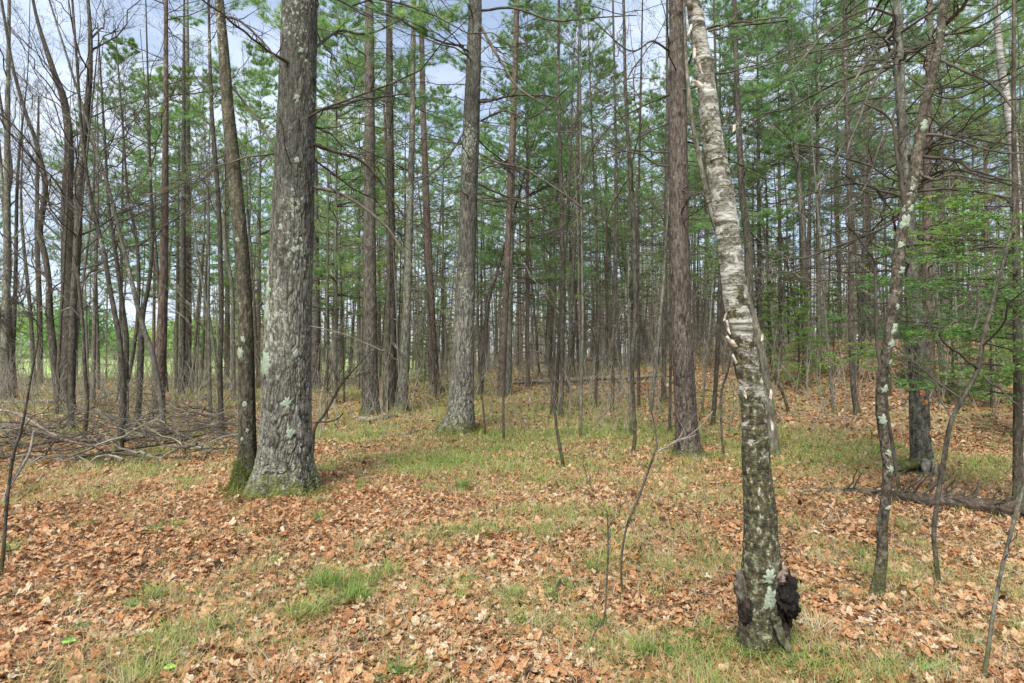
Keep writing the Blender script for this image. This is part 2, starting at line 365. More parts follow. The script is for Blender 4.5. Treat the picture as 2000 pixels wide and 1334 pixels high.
n = g.noise(g.coord((1, 1, 1)), 34, 6, .75); g.l(g.mix(g.ramp(g.noise(g.coord((1, 1, 1)), 7, 3), [(.58, 0.), (.72, 1.)]), g.ramp(n, [(.4, (.006, .005, .005)), (.6, (.022, .017, .015)), (.75, (.11, .08, .06))]), g.ramp(n, [(.4, (.03, .018, .012)), (.6, (.14, .09, .06)), (.75, (.28, .2, .14))])), b.inputs['Base Color']); b.inputs['Roughness'].default_value = .55; g.bump(b, n, 1, .02); M['burl'] = m
m, t, b, o = newmat('lichen_crust'); g = G(t)
n = g.noise(g.coord((1, 1, 1)), 70, 4, .7); g.l(g.ramp(n, [(.35, (.17, .20, .14)), (.5, (.26, .31, .23)), (.7, (.40, .45, .36))]), b.inputs['Base Color']); g.bump(b, n, 1, .01); M['lichen'] = m
m, t, b, o = newmat('raw_wood'); g = G(t)
n = g.noise(g.coord((20, 20, 8)), 1, 4, .6); g.l(g.ramp(n, [(.35, (.22, .08, .03)), (.55, (.50, .22, .09)), (.7, (.62, .38, .2))]), b.inputs['Base Color']); M['wood'] = m

# ------------------------------------------------------------------ setting: ground, field, far hills
def grid(xs, ys, zf):
    X, Y = np.meshgrid(xs, ys); V = np.stack([X, Y, zf(X, Y)], -1).reshape(-1, 3)
    nx, ny = len(xs), len(ys); i = np.arange(ny-1)[:, None]*nx; j = np.arange(nx-1)[None]
    return V, np.stack([i+j, i+j+1, i+j+nx+1, i+j+nx], -1).reshape(-1, 4)
sx = np.concatenate([-np.geomspace(40, 900, 24)[::-1], np.arange(-39, 39.5, .3), np.geomspace(40, 900, 24)])
sy = np.concatenate([-np.geomspace(3, 60, 12)[::-1], np.arange(-2.5, 14, .12), np.arange(14, 60, .5), np.geomspace(60, 1200, 30)])
o = MB().add(*grid(sx, sy, hgt)).build('ground', M['floor']); tag(o, 'leaf covered forest floor rising gently to the right', kind='structure')
fx_ = np.linspace(0, 1, 40); fy_ = np.geomspace(37, 1100, 50)
U_, Y_ = np.meshgrid(fx_, fy_); X_ = -1.6*Y_+U_*(1.6*Y_-0.14*Y_-1.5*np.sin(Y_*.2)); Z_ = hgt(X_, Y_)+.05
i = np.arange(49)[:, None]*40; j = np.arange(39)[None]
o = MB().add(np.stack([X_, Y_, Z_], -1).reshape(-1, 3), np.stack([i+j, i+j+1, i+j+41, i+j+40], -1).reshape(-1, 4)).build('field', M['field'])
tag(o, 'sunny green meadow beyond the trees on the left', kind='structure')

# ------------------------------------------------------------------ trunks
def crom(P, n):
    P = np.asarray(P, float); m = len(P)
    A = np.vstack([2*P[0]-P[1], P, 2*P[-1]-P[-2]])
    t = np.linspace(0, m-1-1e-6, n); i = t.astype(int); u = (t-i)[:, None]
    p0, p1, p2, p3 = A[i], A[i+1], A[i+2], A[i+3]
    return .5*((2*p1)+(-p0+p2)*u+(2*p0-5*p1+4*p2-p3)*u**2+(-p0+3*p1-3*p2+p3)*u**3)
def px_path(pts, Y=None, ext=None, lean=0.0):
    """pixel polyline -> world centreline (x,y,z,r) on its own vertical plane, foot on the ground"""
    if Y is None: Y = ground_at(pts[0][0], pts[0][1])[1]
    W = []
    for (x, y, w_) in pts:
        p = at(x, y, Y); W.append([p[0], p[1], p[2], w_*.5*.93/F*Y])
    W = np.array(W)
    g0 = gz(W[0, 0], W[0, 1])
    if W[0, 2] > g0-.05:
        if W[0, 2] > g0+.1: W = np.vstack([[W[0, 0], W[0, 1], g0, W[0, 3]*1.1], W])
        else: W[0, 2] = g0
    W[:, 1] += lean*(W[:, 2]-g0)
    foot = np.array([W[0, 0], W[0, 1], g0])
    W = np.vstack([[W[0, 0], W[0, 1], W[0, 2]-.12, W[0, 3]*1.15], W])
    if ext:
        d = W[-1, :3]-W[-2, :3]; d = d/np.linalg.norm(d); W = np.vstack([W, [*(W[-1, :3]+d*ext*.5), W[-1, 3]*.8], [*(W[-1, :3]+d*ext), W[-1, 3]*.45]])
    return W, foot
def trunk_mesh(W, k=12, step=.12, rough=.06, furrow=0.0, seed=0, fpar=(30, 7), flare=0.0, knots=0, band=0):
    ln = np.linalg.norm(np.diff(W[:, :3], axis=0), axis=1).sum()
    n = max(6, int(ln/step)); Q = crom(W, n); Q[:, 3] = np.maximum(Q[:, 3], .002)
    a = np.arange(k)*2*math.pi/k
    T = nrm(np.gradient(Q[:, :3], axis=0)); U = nrm(np.cross(T, np.array([0, 1., 0]))); V_ = np.cross(T, U)
    dirs = np.cos(a)[None, :, None]*U[:, None]+np.sin(a)[None, :, None]*V_[:, None]
    R = np.repeat(Q[:, 3:4], k, 1); z = Q[:, 2:3]; ca, sa = np.cos(a)[None], np.sin(a)[None]
    crk = np.zeros_like(R)
    R = R*(1+rough*fbm(ca*1.3, sa*1.3, z*1.6/np.maximum(Q[0, 3], .05)*.2, seed, 3))
    if flare > 0:
        z0 = W[1, 2]; e = np.exp(-np.maximum(z-z0, 0)/(.55*W[1, 3]+.04))
        R = R*(1+flare*e*(.35+.65*np.maximum(0, np.cos(a*5+seed+.8*np.sin(a*2+seed)))[None]))
    if band: R = R*(1+band*(vn(ca*1.2, sa*1.2, z*13, seed+20)+.8*vn(ca*3, sa*3, z*38, seed+21)))+.004*np.maximum(vn(ca*R*50, sa*R*50, z*30, seed+22), 0)
    if furrow > 0:
        fu, fv = fpar
        ux, uy, uz = ca*R*fu, sa*R*fu, z*fv
        wob = .6*vn(ux*.5, uy*.5, uz*.8, seed+9)
        n1 = vn(ux+wob, uy+wob, uz, seed+1); n2 = vn(ux*1.9+3, uy*1.9+wob, uz*1.6, seed+2)
        c = np.maximum(np.exp(-(n1/.12)**2), .7*np.exp(-(n2/.13)**2)); c2 = np.exp(-(vn(ux*.7, uy*.7, uz*2.6, seed+3)/.07)**2)*.7
        hz = np.clip(1.15-(z-W[1, 2])/7, .4, 1)
        crk = np.clip(np.maximum(c, c2), 0, 1)*hz; pl = fbm(ux*1.5, uy*1.5, uz*2, seed+4, 2)
        R = R-furrow*crk+furrow*.35*pl
        crk = np.clip(crk*.95, 0, 1)**1.3
    for q in range(knots):
        r_ = np.random.default_rng(seed*31+q); kz = r_.uniform(W[1, 2]+1.6, W[-1, 2]); ka = r_.uniform(0, 2*math.pi)
        da = np.angle(np.exp(1j*(a-ka)))[None]*R; dz = z-kz; s_ = .045
        e = np.exp(-(da**2+dz**2)/(2*s_**2)); R = R+.018*e; crk = np.maximum(crk, e**2*.9)
    V = Q[:, None, :3]+dirs*R[..., None]
    i = np.arange(n-1)[:, None]*k; j = np.arange(k)[None]; j2 = (j+1) % k
    return V.reshape(-1, 3), np.stack([i+j, i+j2, i+k+j2, i+k+j], -1).reshape(-1, 4), crk.ravel(), Q
def on_path(Q, z):
    i = int(np.clip(np.searchsorted(Q[:, 2], z), 1, len(Q)-1)); t = (z-Q[i-1, 2])/max(1e-6, Q[i, 2]-Q[i-1, 2]); t = min(max(t, 0), 1)
    return Q[i-1]*(1-t)+Q[i]*t

def tree(name, label, cat, pts, mat, Y=None, group=None, k=12, step=.12, ext=3., furrow=0., fpar=(30, 7), flare=.35, rough=.06, knots=0,
         br=None, twig='twig', lean=0.0, seed=None, crown=None, band=0):
    """br: list of dict(n, z0, z1, L, elev, style, merge) """
    global _sd
    _sd += 1; seed = seed or _sd
    W, foot = px_path(pts, Y, ext, lean)
    root = empty(name, foot, label, cat, group)
    V, Qd, crk, Q = trunk_mesh(W, k, step, rough, furrow, seed, fpar, flare, knots, band)
    MB().add(V, Qd, .5, crk).build('trunk', M[mat], root, origin=foot)
    r = np.random.default_rng(1000+seed)
    merged = None
    for b_ in (br or []):
        n = b_['n']; z0 = b_['z0']; z1 = b_['z1']
        zs = np.sort(r.uniform(z0, z1, n)); az = r.uniform(0, 2*math.pi, n) if 'az' not in b_ else np.radians(r.uniform(*b_['az'], n))
        if b_.get('whorl'): zs = np.round(zs/.55)*.55+r.normal(0, .03, n)
        el = np.radians(r.uniform(*b_['elev'], n)); Ls = r.uniform(*b_['L'], n)
        q = np.array([on_path(Q, z) for z in zs])
        d = np.stack([np.cos(az)*np.cos(el), np.sin(az)*np.cos(el), np.sin(el)], 1)
        Rb = np.minimum(Ls*b_.get('rr', .0075), q[:, 3]*.55)
        st = b_['style']; mt = [M[b_.get('twig', twig)], M[b_.get('needle', 'needle')]]
        if b_.get('merge'):
            mb = MB(); branch_system(mb, q[:, :3]+d*q[:, 3:4]*.6, d, Ls, Rb, st, r, b_.get('detail', 1)); mb.build('crown', mt, root, origin=foot)
        else:
            for i_ in range(n):
                mb = MB(); branch_system(mb, q[i_:i_+1, :3]+d[i_:i_+1]*q[i_, 3]*.6, d[i_:i_+1], Ls[i_:i_+1], Rb[i_:i_+1], st, r, b_.get('detail', 1))
                mb.build('branch', mt, root, origin=foot)
    if crown is not None:
        me, sc = crown; c_ = bpy.data.objects.new('crown', me); c_.scale = (sc,)*3; c_.rotation_euler = (0, 0, r.uniform(0, 6.28)); link(c_, root)
        top = on_path(Q, foot[2]+6); c_.location = (top[0]-foot[0], top[1]-foot[1], 0)
    return root, Q, foot
_sd = 0
def px_branch(root, foot, pts, Y0, Y1, style='dead', detail=1.0, twig='twig', needle='needle', r_=None, kidsn=None, name='branch'):
    """one hand placed limb running from depth Y0 to depth Y1"""
    r = r_ or rng; n = len(pts); W = []
    for i_, (x, y, w_) in enumerate(pts):
        Y = Y0+(Y1-Y0)*i_/max(1, n-1); p = at(x, y, Y); W.append([*p, w_*.5/F*Y])
    Q = crom(np.array(W), 24); Q[:, :3] += np.cumsum(r.normal(0, .004, (24, 3)), 0)*0.8
    mb = MB(); P = Q[None, :, :3]; R0 = np.maximum(Q[None, :, 3], .0015); mb.add(*tubes(P, R0, 7), .5)
    L = np.array([np.linalg.norm(Q[-1, :3]-Q[0, :3])])
    kn = kidsn if kidsn is not None else 9
    if kn:
        hard = style == 'hard'
        s, d, l, q = kids(P, L, R0, kn, .12, .98, .5, 1.1, .33, not hard, .08 if hard else 0, r); P1 = polyl(s, d, l, 5, .05, .15, r)
        R1 = q[:, None]*np.linspace(1, .25, 5)[None]; mb.add(*tubes(P1, R1, 3), .5)
        s, d, l, q = kids(P1, l, R1, 3, .2, .97, .5, 1.1, .55, not hard, 0, r); P2 = polyl(s, d, l, 3, 0, .15, r); mb.add(*tubes(P2, q[:, None]*np.linspace(1, .3, 3)[None], 3), .5)
        if style == 'pine':
            for PP, k_ in ((P1, 5), (P2, 4)):
                a, b_ = tuft_pts(PP, k_, .3, 1, r); needles(mb, a, nrm(b_+.3*UP), 10, .095, .005, .85, 1, r)
    return mb.build(name, [M[twig], M[needle]], root, origin=foot)
def patch(root, Q, foot, z, ang, size, mat='lichen', name='lichen_patch', seed=0, asp=1.3):
    """thin crusty rosette hugging the trunk; ang in degrees, 0 = facing the camera, + = to the right"""
    r = np.random.default_rng(seed+77); q = on_path(Q, z); nr, ns = 5, 22; th = np.arange(ns)*2*math.pi/ns
    a0 = math.radians(-90+ang); V = []
    edge = 1+.35*fbm(np.cos(th)*1.6, np.sin(th)*1.6, seed*1.7, 3, 2)+r.normal(0, .26, ns)
    for i_ in range(nr):
        f = i_/(nr-1); rr = size*f*edge; da = rr*np.cos(th)/q[3]; dz = rr*np.sin(th)*asp
        qq = np.array([on_path(Q, z+dd) for dd in dz]); hh = .0025*(1-f**3)+r.uniform(0, .0025, ns)*(f < 1)
        R = qq[:, 3]+hh+(.004 if f < 1 else -.006)
        V.append(np.stack([qq[:, 0]+R*np.cos(a0+da), qq[:, 1]+R*np.sin(a0+da), z+dz], 1))
    V = np.concatenate(V); i = np.arange(nr-1)[:, None]*ns; j = np.arange(ns)[None]
    MB().add(V, np.stack([i+j, i+(j+1) % ns, i+ns+(j+1) % ns, i+ns+j], -1).reshape(-1, 4)).build(name, M[mat], root, origin=foot)

# ---- shared crown meshes (used by many trees)
def whorls(r, z0, z1, dz, nb, Lf, elf):
    zz = np.arange(z0, z1, dz); S0, D, L = [], [], []
    for z in zz:
        t = (z-z0)/(z1-z0)
        for q in range(r.integers(nb-1, nb+2)):
            az = r.uniform(0, 6.283); el = math.radians(elf(t)+r.normal(0, 7))
            S0.append([0, 0, z+r.normal(0, .05)]); D.append([math.cos(az)*math.cos(el), math.sin(az)*math.cos(el), math.sin(el)]); L.append(Lf(t)*r.uniform(.6, 1.15))
    return np.array(S0), np.array(D), np.array(L)
def mesh_only(mb, name, mats):
    o = mb.build(name, mats); me = o.data; bpy.data.objects.remove(o); return me
PINE, POLE, HARD, FIR, TRK, TRKH = [], [], [], [], [], []
for s in range(4):      # tall white pine, 19 m: dead lower whorls then green plumes
    r = np.random.default_rng(50+s); mb = MB(); zc = [5.2, 7.0, 4.0, 8.5][s]
    a, d, L = whorls(r, 1.8, zc+1.5, .5, 4, lambda t: 1.2+1.0*t, lambda t: -2); branch_system(mb, a, d, L, L*.008, 'dead', r, .8)
    a, d, L = whorls(r, zc, 18.5, .62, 5, lambda t: 3.3*(1-t)**.7+.5 if t > .15 else 2.6, lambda t: 4+35*t); branch_system(mb, a, d, L, L*.009, 'pine', r, .85)
    PINE.append(mesh_only(mb, 'pine_crown', [M['twig'], M['needle']]))
for s in range(3):      # suppressed pole with bare whorls
    r = np.random.default_rng(70+s); mb = MB()
    a, d, L = whorls(r, 1.2, 11, .42, 4, lambda t: 1.5-.6*t, lambda t: 5+10*t); branch_system(mb, a, d, L, L*.007, 'dead', r, .8)
    a, d, L = whorls(r, 9, 13.5, .5, 4, lambda t: 1.6-t, lambda t: 25); branch_system(mb, a, d, L, L*.008, 'pine', r, .5)
    POLE.append(mesh_only(mb, 'bare_crown', [M['twig'], M['needle']]))
for s in range(4):      # leafless hardwood
    r = np.random.default_rng(90+s); mb = MB()
    a, d, L = whorls(r, 3.2, 13, .62, 1, lambda t: 2.6-1.6*t, lambda t: 42+18*t); branch_system(mb, a, d, L, L*.010, 'hard', r, .8)
    HARD.append(mesh_only(mb, 'leafless_crown', [M['twig_grey'], M['needle']]))
for s in range(3):      # young fir, 5 m
    r = np.random.default_rng(110+s); mb = MB()
    a, d, L = whorls(r, .5, 4.9, .26, 5, lambda t: 1.35*(1-t)+.12, lambda t: -4+35*t); branch_system(mb, a, d, L, L*.010, 'fir', r, .62)
    FIR.append(mesh_only(mb, 'fir_crown', [M['twig'], M['needle_fir']]))
def poletrunk(H, r0, r1, s, bend, k=9):
    W = np.array([[0, 0, -.2, r0*1.15], [0, 0, 0, r0*1.1], [.3*bend, 0, .25*H, r0*.9], [bend, .2*bend, .55*H, r0*.6+r1*.3], [.8*bend, 0, .8*H, r1*1.5], [bend*1.2, 0, H, r1]])
    V, Q, c, _ = trunk_mesh(W, k, .35, .05, 0, s, flare=.3); mb = MB().add(V, Q, .5, c); return mb
for s in range(4): TRK.append(mesh_only(poletrunk(18.7, .19, .02, s, .0+.02*s), 'tall_trunk', M['pine']))
for s in range(4): TRKH.append(mesh_only(poletrunk(14, .075, .012, s+9, [.25, -.35, .12, -.1][s], 8), 'slim_trunk', M['grey']))
TRKF = mesh_only(poletrunk(5, .045, .008, 33, 0., 8), 'fir_trunk', M['dark'])
def stock(name, label, cat, kind, s, x, y, sc, group=None, rot=None, mat=None, ndl=None, thick=1.0):
    root = empty(name, (x, y, gz(x, y)), label, cat, group)
    tm, cm = {'pine': (TRK, PINE), 'pole': (TRKH, POLE), 'hard': (TRKH, HARD), 'fir': ([TRKF], FIR)}[kind]
    t_ = bpy.data.objects.new('trunk', tm[s % len(tm)]); c_ = bpy.data.objects.new('crown', cm[s % len(cm)])
    for q in (t_, c_):
        link(q, root); q.scale = (sc,)*3
    t_.scale = (sc*thick, sc*thick, sc)
    root.rotation_euler = (0, 0, rng.uniform(0, 6.28) if rot is None else rot)
    for o_, idx, mm in ((t_, 0, mat), (c_, 1, ndl)):
        if mm: o_.material_slots[idx].link = 'OBJECT'; o_.material_slots[idx].material = M[mm]
    return root

# ------------------------------------------------------------------ the trees one can point to
DB = lambda n, z0, z1, L=(.8, 2.2), **k: dict(n=n, z0=z0, z1=z1, L=L, elev=(-14, 20), style='dead', **k)
PB = lambda n, z0, z1, L=(1.6, 3.0), **k: dict(n=n, z0=z0, z1=z1, L=L, elev=(-5, 22), style='pine', **k)
HB = lambda n, z0, z1, L=(.8, 2.2), **k: dict(n=n, z0=z0, z1=z1, L=L, elev=(25, 62), style='hard', **k)
# 1 large pine, left of centre
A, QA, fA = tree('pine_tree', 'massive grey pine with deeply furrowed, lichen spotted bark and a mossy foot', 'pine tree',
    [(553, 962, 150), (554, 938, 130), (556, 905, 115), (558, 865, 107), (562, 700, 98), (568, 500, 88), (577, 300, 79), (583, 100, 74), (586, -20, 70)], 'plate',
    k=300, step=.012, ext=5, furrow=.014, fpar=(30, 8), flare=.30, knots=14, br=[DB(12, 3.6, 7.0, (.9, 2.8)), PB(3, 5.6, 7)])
YA = fA[1]
px_branch(A, fA, [(612, 365, 8), (650, 372, 7), (700, 393, 6), (760, 440, 6), (800, 500, 4), (850, 575, 3)], YA, YA-.8)
px_branch(A, fA, [(612, 282, 8), (660, 300, 7), (705, 315, 6), (745, 360, 5), (790, 430, 3)], YA, YA+.8)
px_branch(A, fA, [(560, 120, 7), (520, 95, 5), (470, 55, 4.5), (420, 15, 4), (370, -20, 3)], YA-.2, YA-1.4, kidsn=12)
px_branch(A, fA, [(612, 218, 6), (660, 210, 5), (700, 196, 4), (800, 180, 3)], YA, YA+1.2)
px_branch(A, fA, [(602, 637, 3), (650, 645, 2.2), (700, 662, 1.8), (748, 680, 1.3)], YA, YA-.4, kidsn=3, twig='twig_grey')
px_branch(A, fA, [(540, 300, 5), (505, 240, 4), (470, 190, 4), (420, 130, 3)], YA, YA+.5)
px_branch(A, fA, [(612, 95, 7), (660, 60, 5), (720, 65, 4), (790, 30, 3)], YA, YA+1.5, style='pine')
for q_, (z_, a_, s_) in enumerate([(1.05, 22, .055), (1.5, -38, .09), (2.05, -55, .10), (2.3, -46, .07), (2.55, -60, .07), (.72, 30, .05), (1.6, 40, .035), (3.3, 18, .028), (3.75, 26, .032), (4.45, 20, .035), (5.0, 30, .03), (3.0, -10, .03), (5.85, 8, .05), (2.75, 30, .03)]):
    patch(A, QA, fA, z_, a_, s_, seed=q_)
# 2 companion maple
B2, QB, fB = tree('maple_tree', 'slimmer mottled maple growing against the left side of the massive grey pine', 'maple tree',
    [(481, 952, 60), (482, 925, 45), (483, 895, 38), (483, 850, 35), (481, 700, 32), (478, 600, 30), (471, 480, 29), (457, 330, 27), (444, 200, 24), (437, 100, 21), (428, 0, 18), (424, -40, 17)], 'maple',
    Y=YA+.10, k=110, step=.02, ext=4, furrow=.004, fpar=(34, 26), flare=.3, rough=.05, br=[HB(4, 5.2, 8.0, (1.2, 2.4))])
for q_, (z_, a_, s_) in enumerate([(1.02, 10, .03), (.72, 25, .022), (.62, -10, .02), (1.6, -25, .05), (1.75, 5, .03), (2.9, 0, .03)]): patch(B2, QB, fB, z_, a_, s_, seed=40+q_)
px_branch(B2, fB, [(432, 30, 6), (470, 45, 5), (520, 95, 3.5), (560, 150, 3)], YA, YA-.6, style='hard', twig='twig')
# 3 centre pine
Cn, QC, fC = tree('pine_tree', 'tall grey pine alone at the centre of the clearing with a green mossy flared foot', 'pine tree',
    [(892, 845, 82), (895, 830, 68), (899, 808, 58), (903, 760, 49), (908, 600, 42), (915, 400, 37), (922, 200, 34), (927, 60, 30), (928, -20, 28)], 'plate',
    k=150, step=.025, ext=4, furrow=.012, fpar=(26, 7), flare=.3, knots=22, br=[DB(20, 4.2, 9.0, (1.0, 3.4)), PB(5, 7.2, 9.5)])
YC = fC[1]
px_branch(Cn, fC, [(935, 200, 6), (975, 192, 5), (1015, 185, 4), (1090, 190, 3)], YC, YC-1)
px_branch(Cn, fC, [(935, 45, 6), (960, 90, 6), (985, 130, 5), (1015, 175, 5), (1080, 215, 3)], YC, YC-1.5)
px_branch(Cn, fC, [(936, 300, 5), (970, 318, 5), (1020, 330, 4), (1100, 380, 3), (1180, 440, 2)], YC, YC-1)
px_branch(Cn, fC, [(936, 360, 5), (990, 385, 4), (1060, 410, 3), (1150, 430, 2), (1240, 436, 2)], YC, YC+1)
px_branch(Cn, fC, [(908, 255, 4), (880, 300, 4), (840, 340, 3), (780, 370, 2)], YC, YC-.8)
px_branch(Cn, fC, [(905, 90, 5), (860, 80, 4), (800, 50, 4), (760, 20, 3)], YC, YC-1)
px_branch(Cn, fC, [(940, 20, 5), (1000, 15, 5), (1080, 40, 4), (1160, 36, 3), (1240, 30, 2)], YC, YC-2, style='pine')
px_branch(Cn, fC, [(940, 235, 4), (985, 215, 4), (1040, 228, 3), (1110, 170, 3)], YC, YC-1.5)
# 4 right pine
D4, QD, fD = tree('pine_tree', 'straight reddish brown pine standing just left of the leaning white birch', 'pine tree',
    [(1343, 891, 68), (1342, 872, 54), (1340, 820, 46), (1334, 700, 43), (1329, 560, 40), (1326, 400, 39), (1324, 200, 36), (1322, 60, 32), (1321, -20, 30)], 'pine_d',
    k=160, step=.022, ext=4, furrow=.010, fpar=(24, 6), flare=.22, knots=18, br=[DB(16, 3.6, 8.0, (.8, 2.6))])
YD = fD[1]
px_branch(D4, fD, [(1308, 100, 5), (1275, 80, 4), (1230, 98, 3), (1160, 40, 2)], YD, YD-1)
px_branch(D4, fD, [(1308, 185, 4), (1270, 200, 3), (1200, 240, 3), (1130, 320, 2)], YD, YD+1)
px_branch(D4, fD, [(1308, 240, 4), (1260, 260, 3), (1200, 300, 2), (1150, 350, 2)], YD, YD-.8)
px_branch(D4, fD, [(1342, 130, 4), (1380, 60, 4), (1450, 50, 4), (1540, 40, 3)], YD, YD-1.2, style='pine')
# 5.. pines of the middle ground
MG = [
 ('dark straight pine right of the massive grey pine with moss at its foot', [(724, 810, 42), (724, 780, 35), (723, 700, 31), (722, 500, 26), (722, 250, 22), (721, 0, 18), (721, -30, 17)], 'pine', dict(k=48, step=.05, furrow=.008, knots=30, br=[DB(34, 3.0, 10.5, (.8, 2.2)), PB(4, 8.5, 11, needle='needle')])),
 ('pine trunk directly behind the dark pine pair, between the massive pine and the centre pine', [(765, 795, 24), (765, 760, 19), (765, 600, 18), (763, 400, 17), (761, 200, 15), (760, -20, 13)], 'pine', dict(k=32, step=.07, furrow=.006, knots=20, br=[DB(40, 2.6, 12, (.8, 2.0)), PB(5, 7, 12)])),
 ('thin dark stem squeezed beside the second pine trunk right of the massive pine', [(753, 808, 15), (756, 700, 12), (759, 560, 9), (757, 400, 7), (752, 250, 5)], 'dark', dict(k=16, ext=1, br=[HB(3, 4.5, 7)])),
 ('pine with a pale lichen patch low on its trunk, leaning slightly right', [(782, 806, 34), (786, 780, 24), (790, 700, 21), (796, 560, 17), (801, 400, 14), (805, 250, 12), (808, -20, 9)], 'grey', dict(k=40, step=.06, furrow=.006, knots=16, br=[DB(30, 3.2, 12, (.7, 2.2)), PB(4, 6, 12)])),
 ('reddish pine behind and left of the centre pine, leaning left as it rises', [(853, 768, 30), (848, 730, 23), (842, 620, 18), (836, 480, 16), (831, 350, 14), (826, 200, 12), (822, -20, 10)], 'pine_red', dict(k=24, step=.1, furrow=.006, br=[DB(50, 3.2, 15, (.8, 2.2)), PB(6, 9, 15)])),
 ('reddish brown pine right of the centre pine, the left of a close pair', [(979, 778, 19), (982, 700, 15), (987, 600, 14), (993, 450, 13), (1001, 250, 12), (1006, 120, 11), (1010, -20, 10)], 'pine_red', dict(k=24, step=.1, furrow=.006, br=[DB(50, 3, 13, (.8, 2.6)), PB(9, 6.5, 13.5)])),
 ('grey trunk of the close pair right of the centre pine', [(991, 770, 20), (993, 700, 16), (995, 560, 14), (999, 400, 12), (1004, 250, 10)], 'grey', dict(k=24, step=.1, br=[DB(34, 3, 10, (.8, 2.4))])),
 ('dark brown pine seen just right of the massive grey pine', [(612, 762, 28), (616, 700, 20), (617, 600, 17), (616, 450, 14), (614, 250, 11), (612, -20, 9)], 'pine', dict(k=24, step=.1, furrow=.005, br=[DB(46, 3, 15, (1, 2.6)), PB(9, 6.5, 16)])),
 ('pinkish red pine with a smooth straight trunk among the thin maples on the left', [(307, 812, 30), (309, 780, 25), (314, 700, 22), (319, 560, 17), (322, 400, 14), (324, 200, 10), (324, -20, 8)], 'pine_red', dict(k=36, step=.07, furrow=.005, br=[DB(40, 4, 12.5, (.8, 2.2)), PB(7, 7, 12.5)])),
 ('dark left trunk of the pine pair between the red pine and the mottled maple', [(355, 772, 15), (356, 700, 12), (357, 560, 11), (358, 420, 9), (359, 200, 7)], 'dark', dict(k=16, step=.15, br=[DB(26, 3, 12, (.8, 2)), PB(6, 7, 13)])),
 ('brownish right trunk of the pine pair between the red pine and the mottled maple', [(366, 757, 18), (367, 700, 14), (368, 560, 12), (368, 420, 11), (367, 200, 8)], 'pine', dict(k=16, step=.15, br=[DB(26, 3, 14, (.8, 2)), PB(10, 6, 16)])),
 ('pine behind the leaning birch stem, straight and brown, right of the white birch', [(1462, 745, 20), (1463, 700, 18), (1462, 500, 16), (1450, 380, 14), (1443, 250, 12), (1437, 100, 10), (1434, -20, 9)], 'pine', dict(k=24, step=.1, br=[DB(40, 3, 14, (.8, 2.2)), PB(9, 5.5, 14)])),
 ('grey mossy footed pine on the rise, behind the green firs right of the birch', [(1588, 718, 19), (1583, 690, 14), (1578, 600, 13), (1568, 450, 12), (1556, 300, 9), (1546, 150, 8), (1540, -20, 6)], 'grey', dict(k=24, step=.1, furrow=.004, br=[DB(40, 3, 13, (.8, 2.)), PB(8, 6, 14)])),
 ('dark crooked footed pine halfway up the leafy rise, left of the lichen spotted tree', [(1676, 810, 14), (1668, 770, 11), (1664, 700, 11), (1662, 600, 11), (1661, 450, 10), (1657, 300, 9), (1652, 150, 8), (1650, -20, 7)], 'dark', dict(k=18, step=.1, br=[DB(50, 3, 11, (.7, 2.2)), PB(5, 7, 11)])),
 ('brown pine trunk rising behind the lichen spotted tree and the grey woodpecker marked tree', [(1817, 775, 22), (1815, 700, 20), (1812, 560, 19), (1811, 400, 17), (1812, 250, 15), (1815, 100, 12), (1816, -20, 11)], 'pine_red', dict(k=24, step=.08, br=[DB(70, 2.6, 10, (1, 3.0))])),
]
for lb, pts, mt, kw in MG:
    tree('pine_tree', lb, 'pine tree', pts, mt, **{**dict(ext=5, flare=.3), **kw, 'br': [dict(b_, merge=(b_['style'] == 'pine' or b_['n'] > 20)) for b_ in kw['br']]})

# white birch in front
Bi, QBi, fBi = tree('birch_tree', 'leaning white birch with peeling bark, dark moss and a black growth at its foot', 'birch tree',
    [(1487, 1272, 89.3), (1480, 1235, 74.4), (1484, 1180, 72.5), (1487, 1110, 78.1), (1486, 1060, 70.7), (1484, 1000, 63.2), (1476, 900, 53.9), (1471, 800, 49.3), (1453, 680, 49.3), (1437, 580, 49.3), (1425, 480, 46.5), (1409, 370, 44.6), (1392, 270, 40.9), (1381, 180, 38.1), (1368, 90, 33.5), (1354, 0, 29.8), (1348, -50, 30)], 'birch',
    k=150, step=.009, ext=2.5, furrow=.0, flare=.14, rough=.09, band=.035)
YB = fBi[1]
px_branch(Bi, fBi, [(1350, 20, 12), (1338, 12, 11), (1330, -30, 9)], YB, YB-.1, kidsn=0, twig='twig_grey')
px_branch(Bi, fBi, [(1385, 60, 4), (1420, 56, 5), (1470, 48, 4), (1540, 36, 3)], YB, YB+.2, style='hard', kidsn=4)
# burls, hollow side, root and peeling bark on the birch
def lump(name, root, foot, c, rad, mat, amp=.35, fr=9, seed=0, n=48):
    u = np.linspace(0, 2*math.pi, n, endpoint=False); v_ = np.linspace(0.02, math.pi-.02, n//2)
    Uu, Vv = np.meshgrid(u, v_); d = np.stack([np.cos(Uu)*np.sin(Vv), np.sin(Uu)*np.sin(Vv), np.cos(Vv)], -1)
    dd = 1+amp*(fbm(d[..., 0]*fr*.25+seed, d[..., 1]*fr*.25, d[..., 2]*fr*.25, seed, 2)*1.6+.35*vn(d[..., 0]*fr*.9, d[..., 1]*fr*.9, d[..., 2]*fr*.9, seed+5))
    V = (d*dd[..., None])*np.asarray(rad)+np.asarray(c); m_ = n//2
    i = np.arange(m_-1)[:, None]*n; j = np.arange(n)[None]
    return MB().add(V.reshape(-1, 3), np.stack([i+j, i+n+j, i+n+(j+1) % n, i+(j+1) % n], -1).reshape(-1, 4)).build(name, M[mat], root, origin=foot)
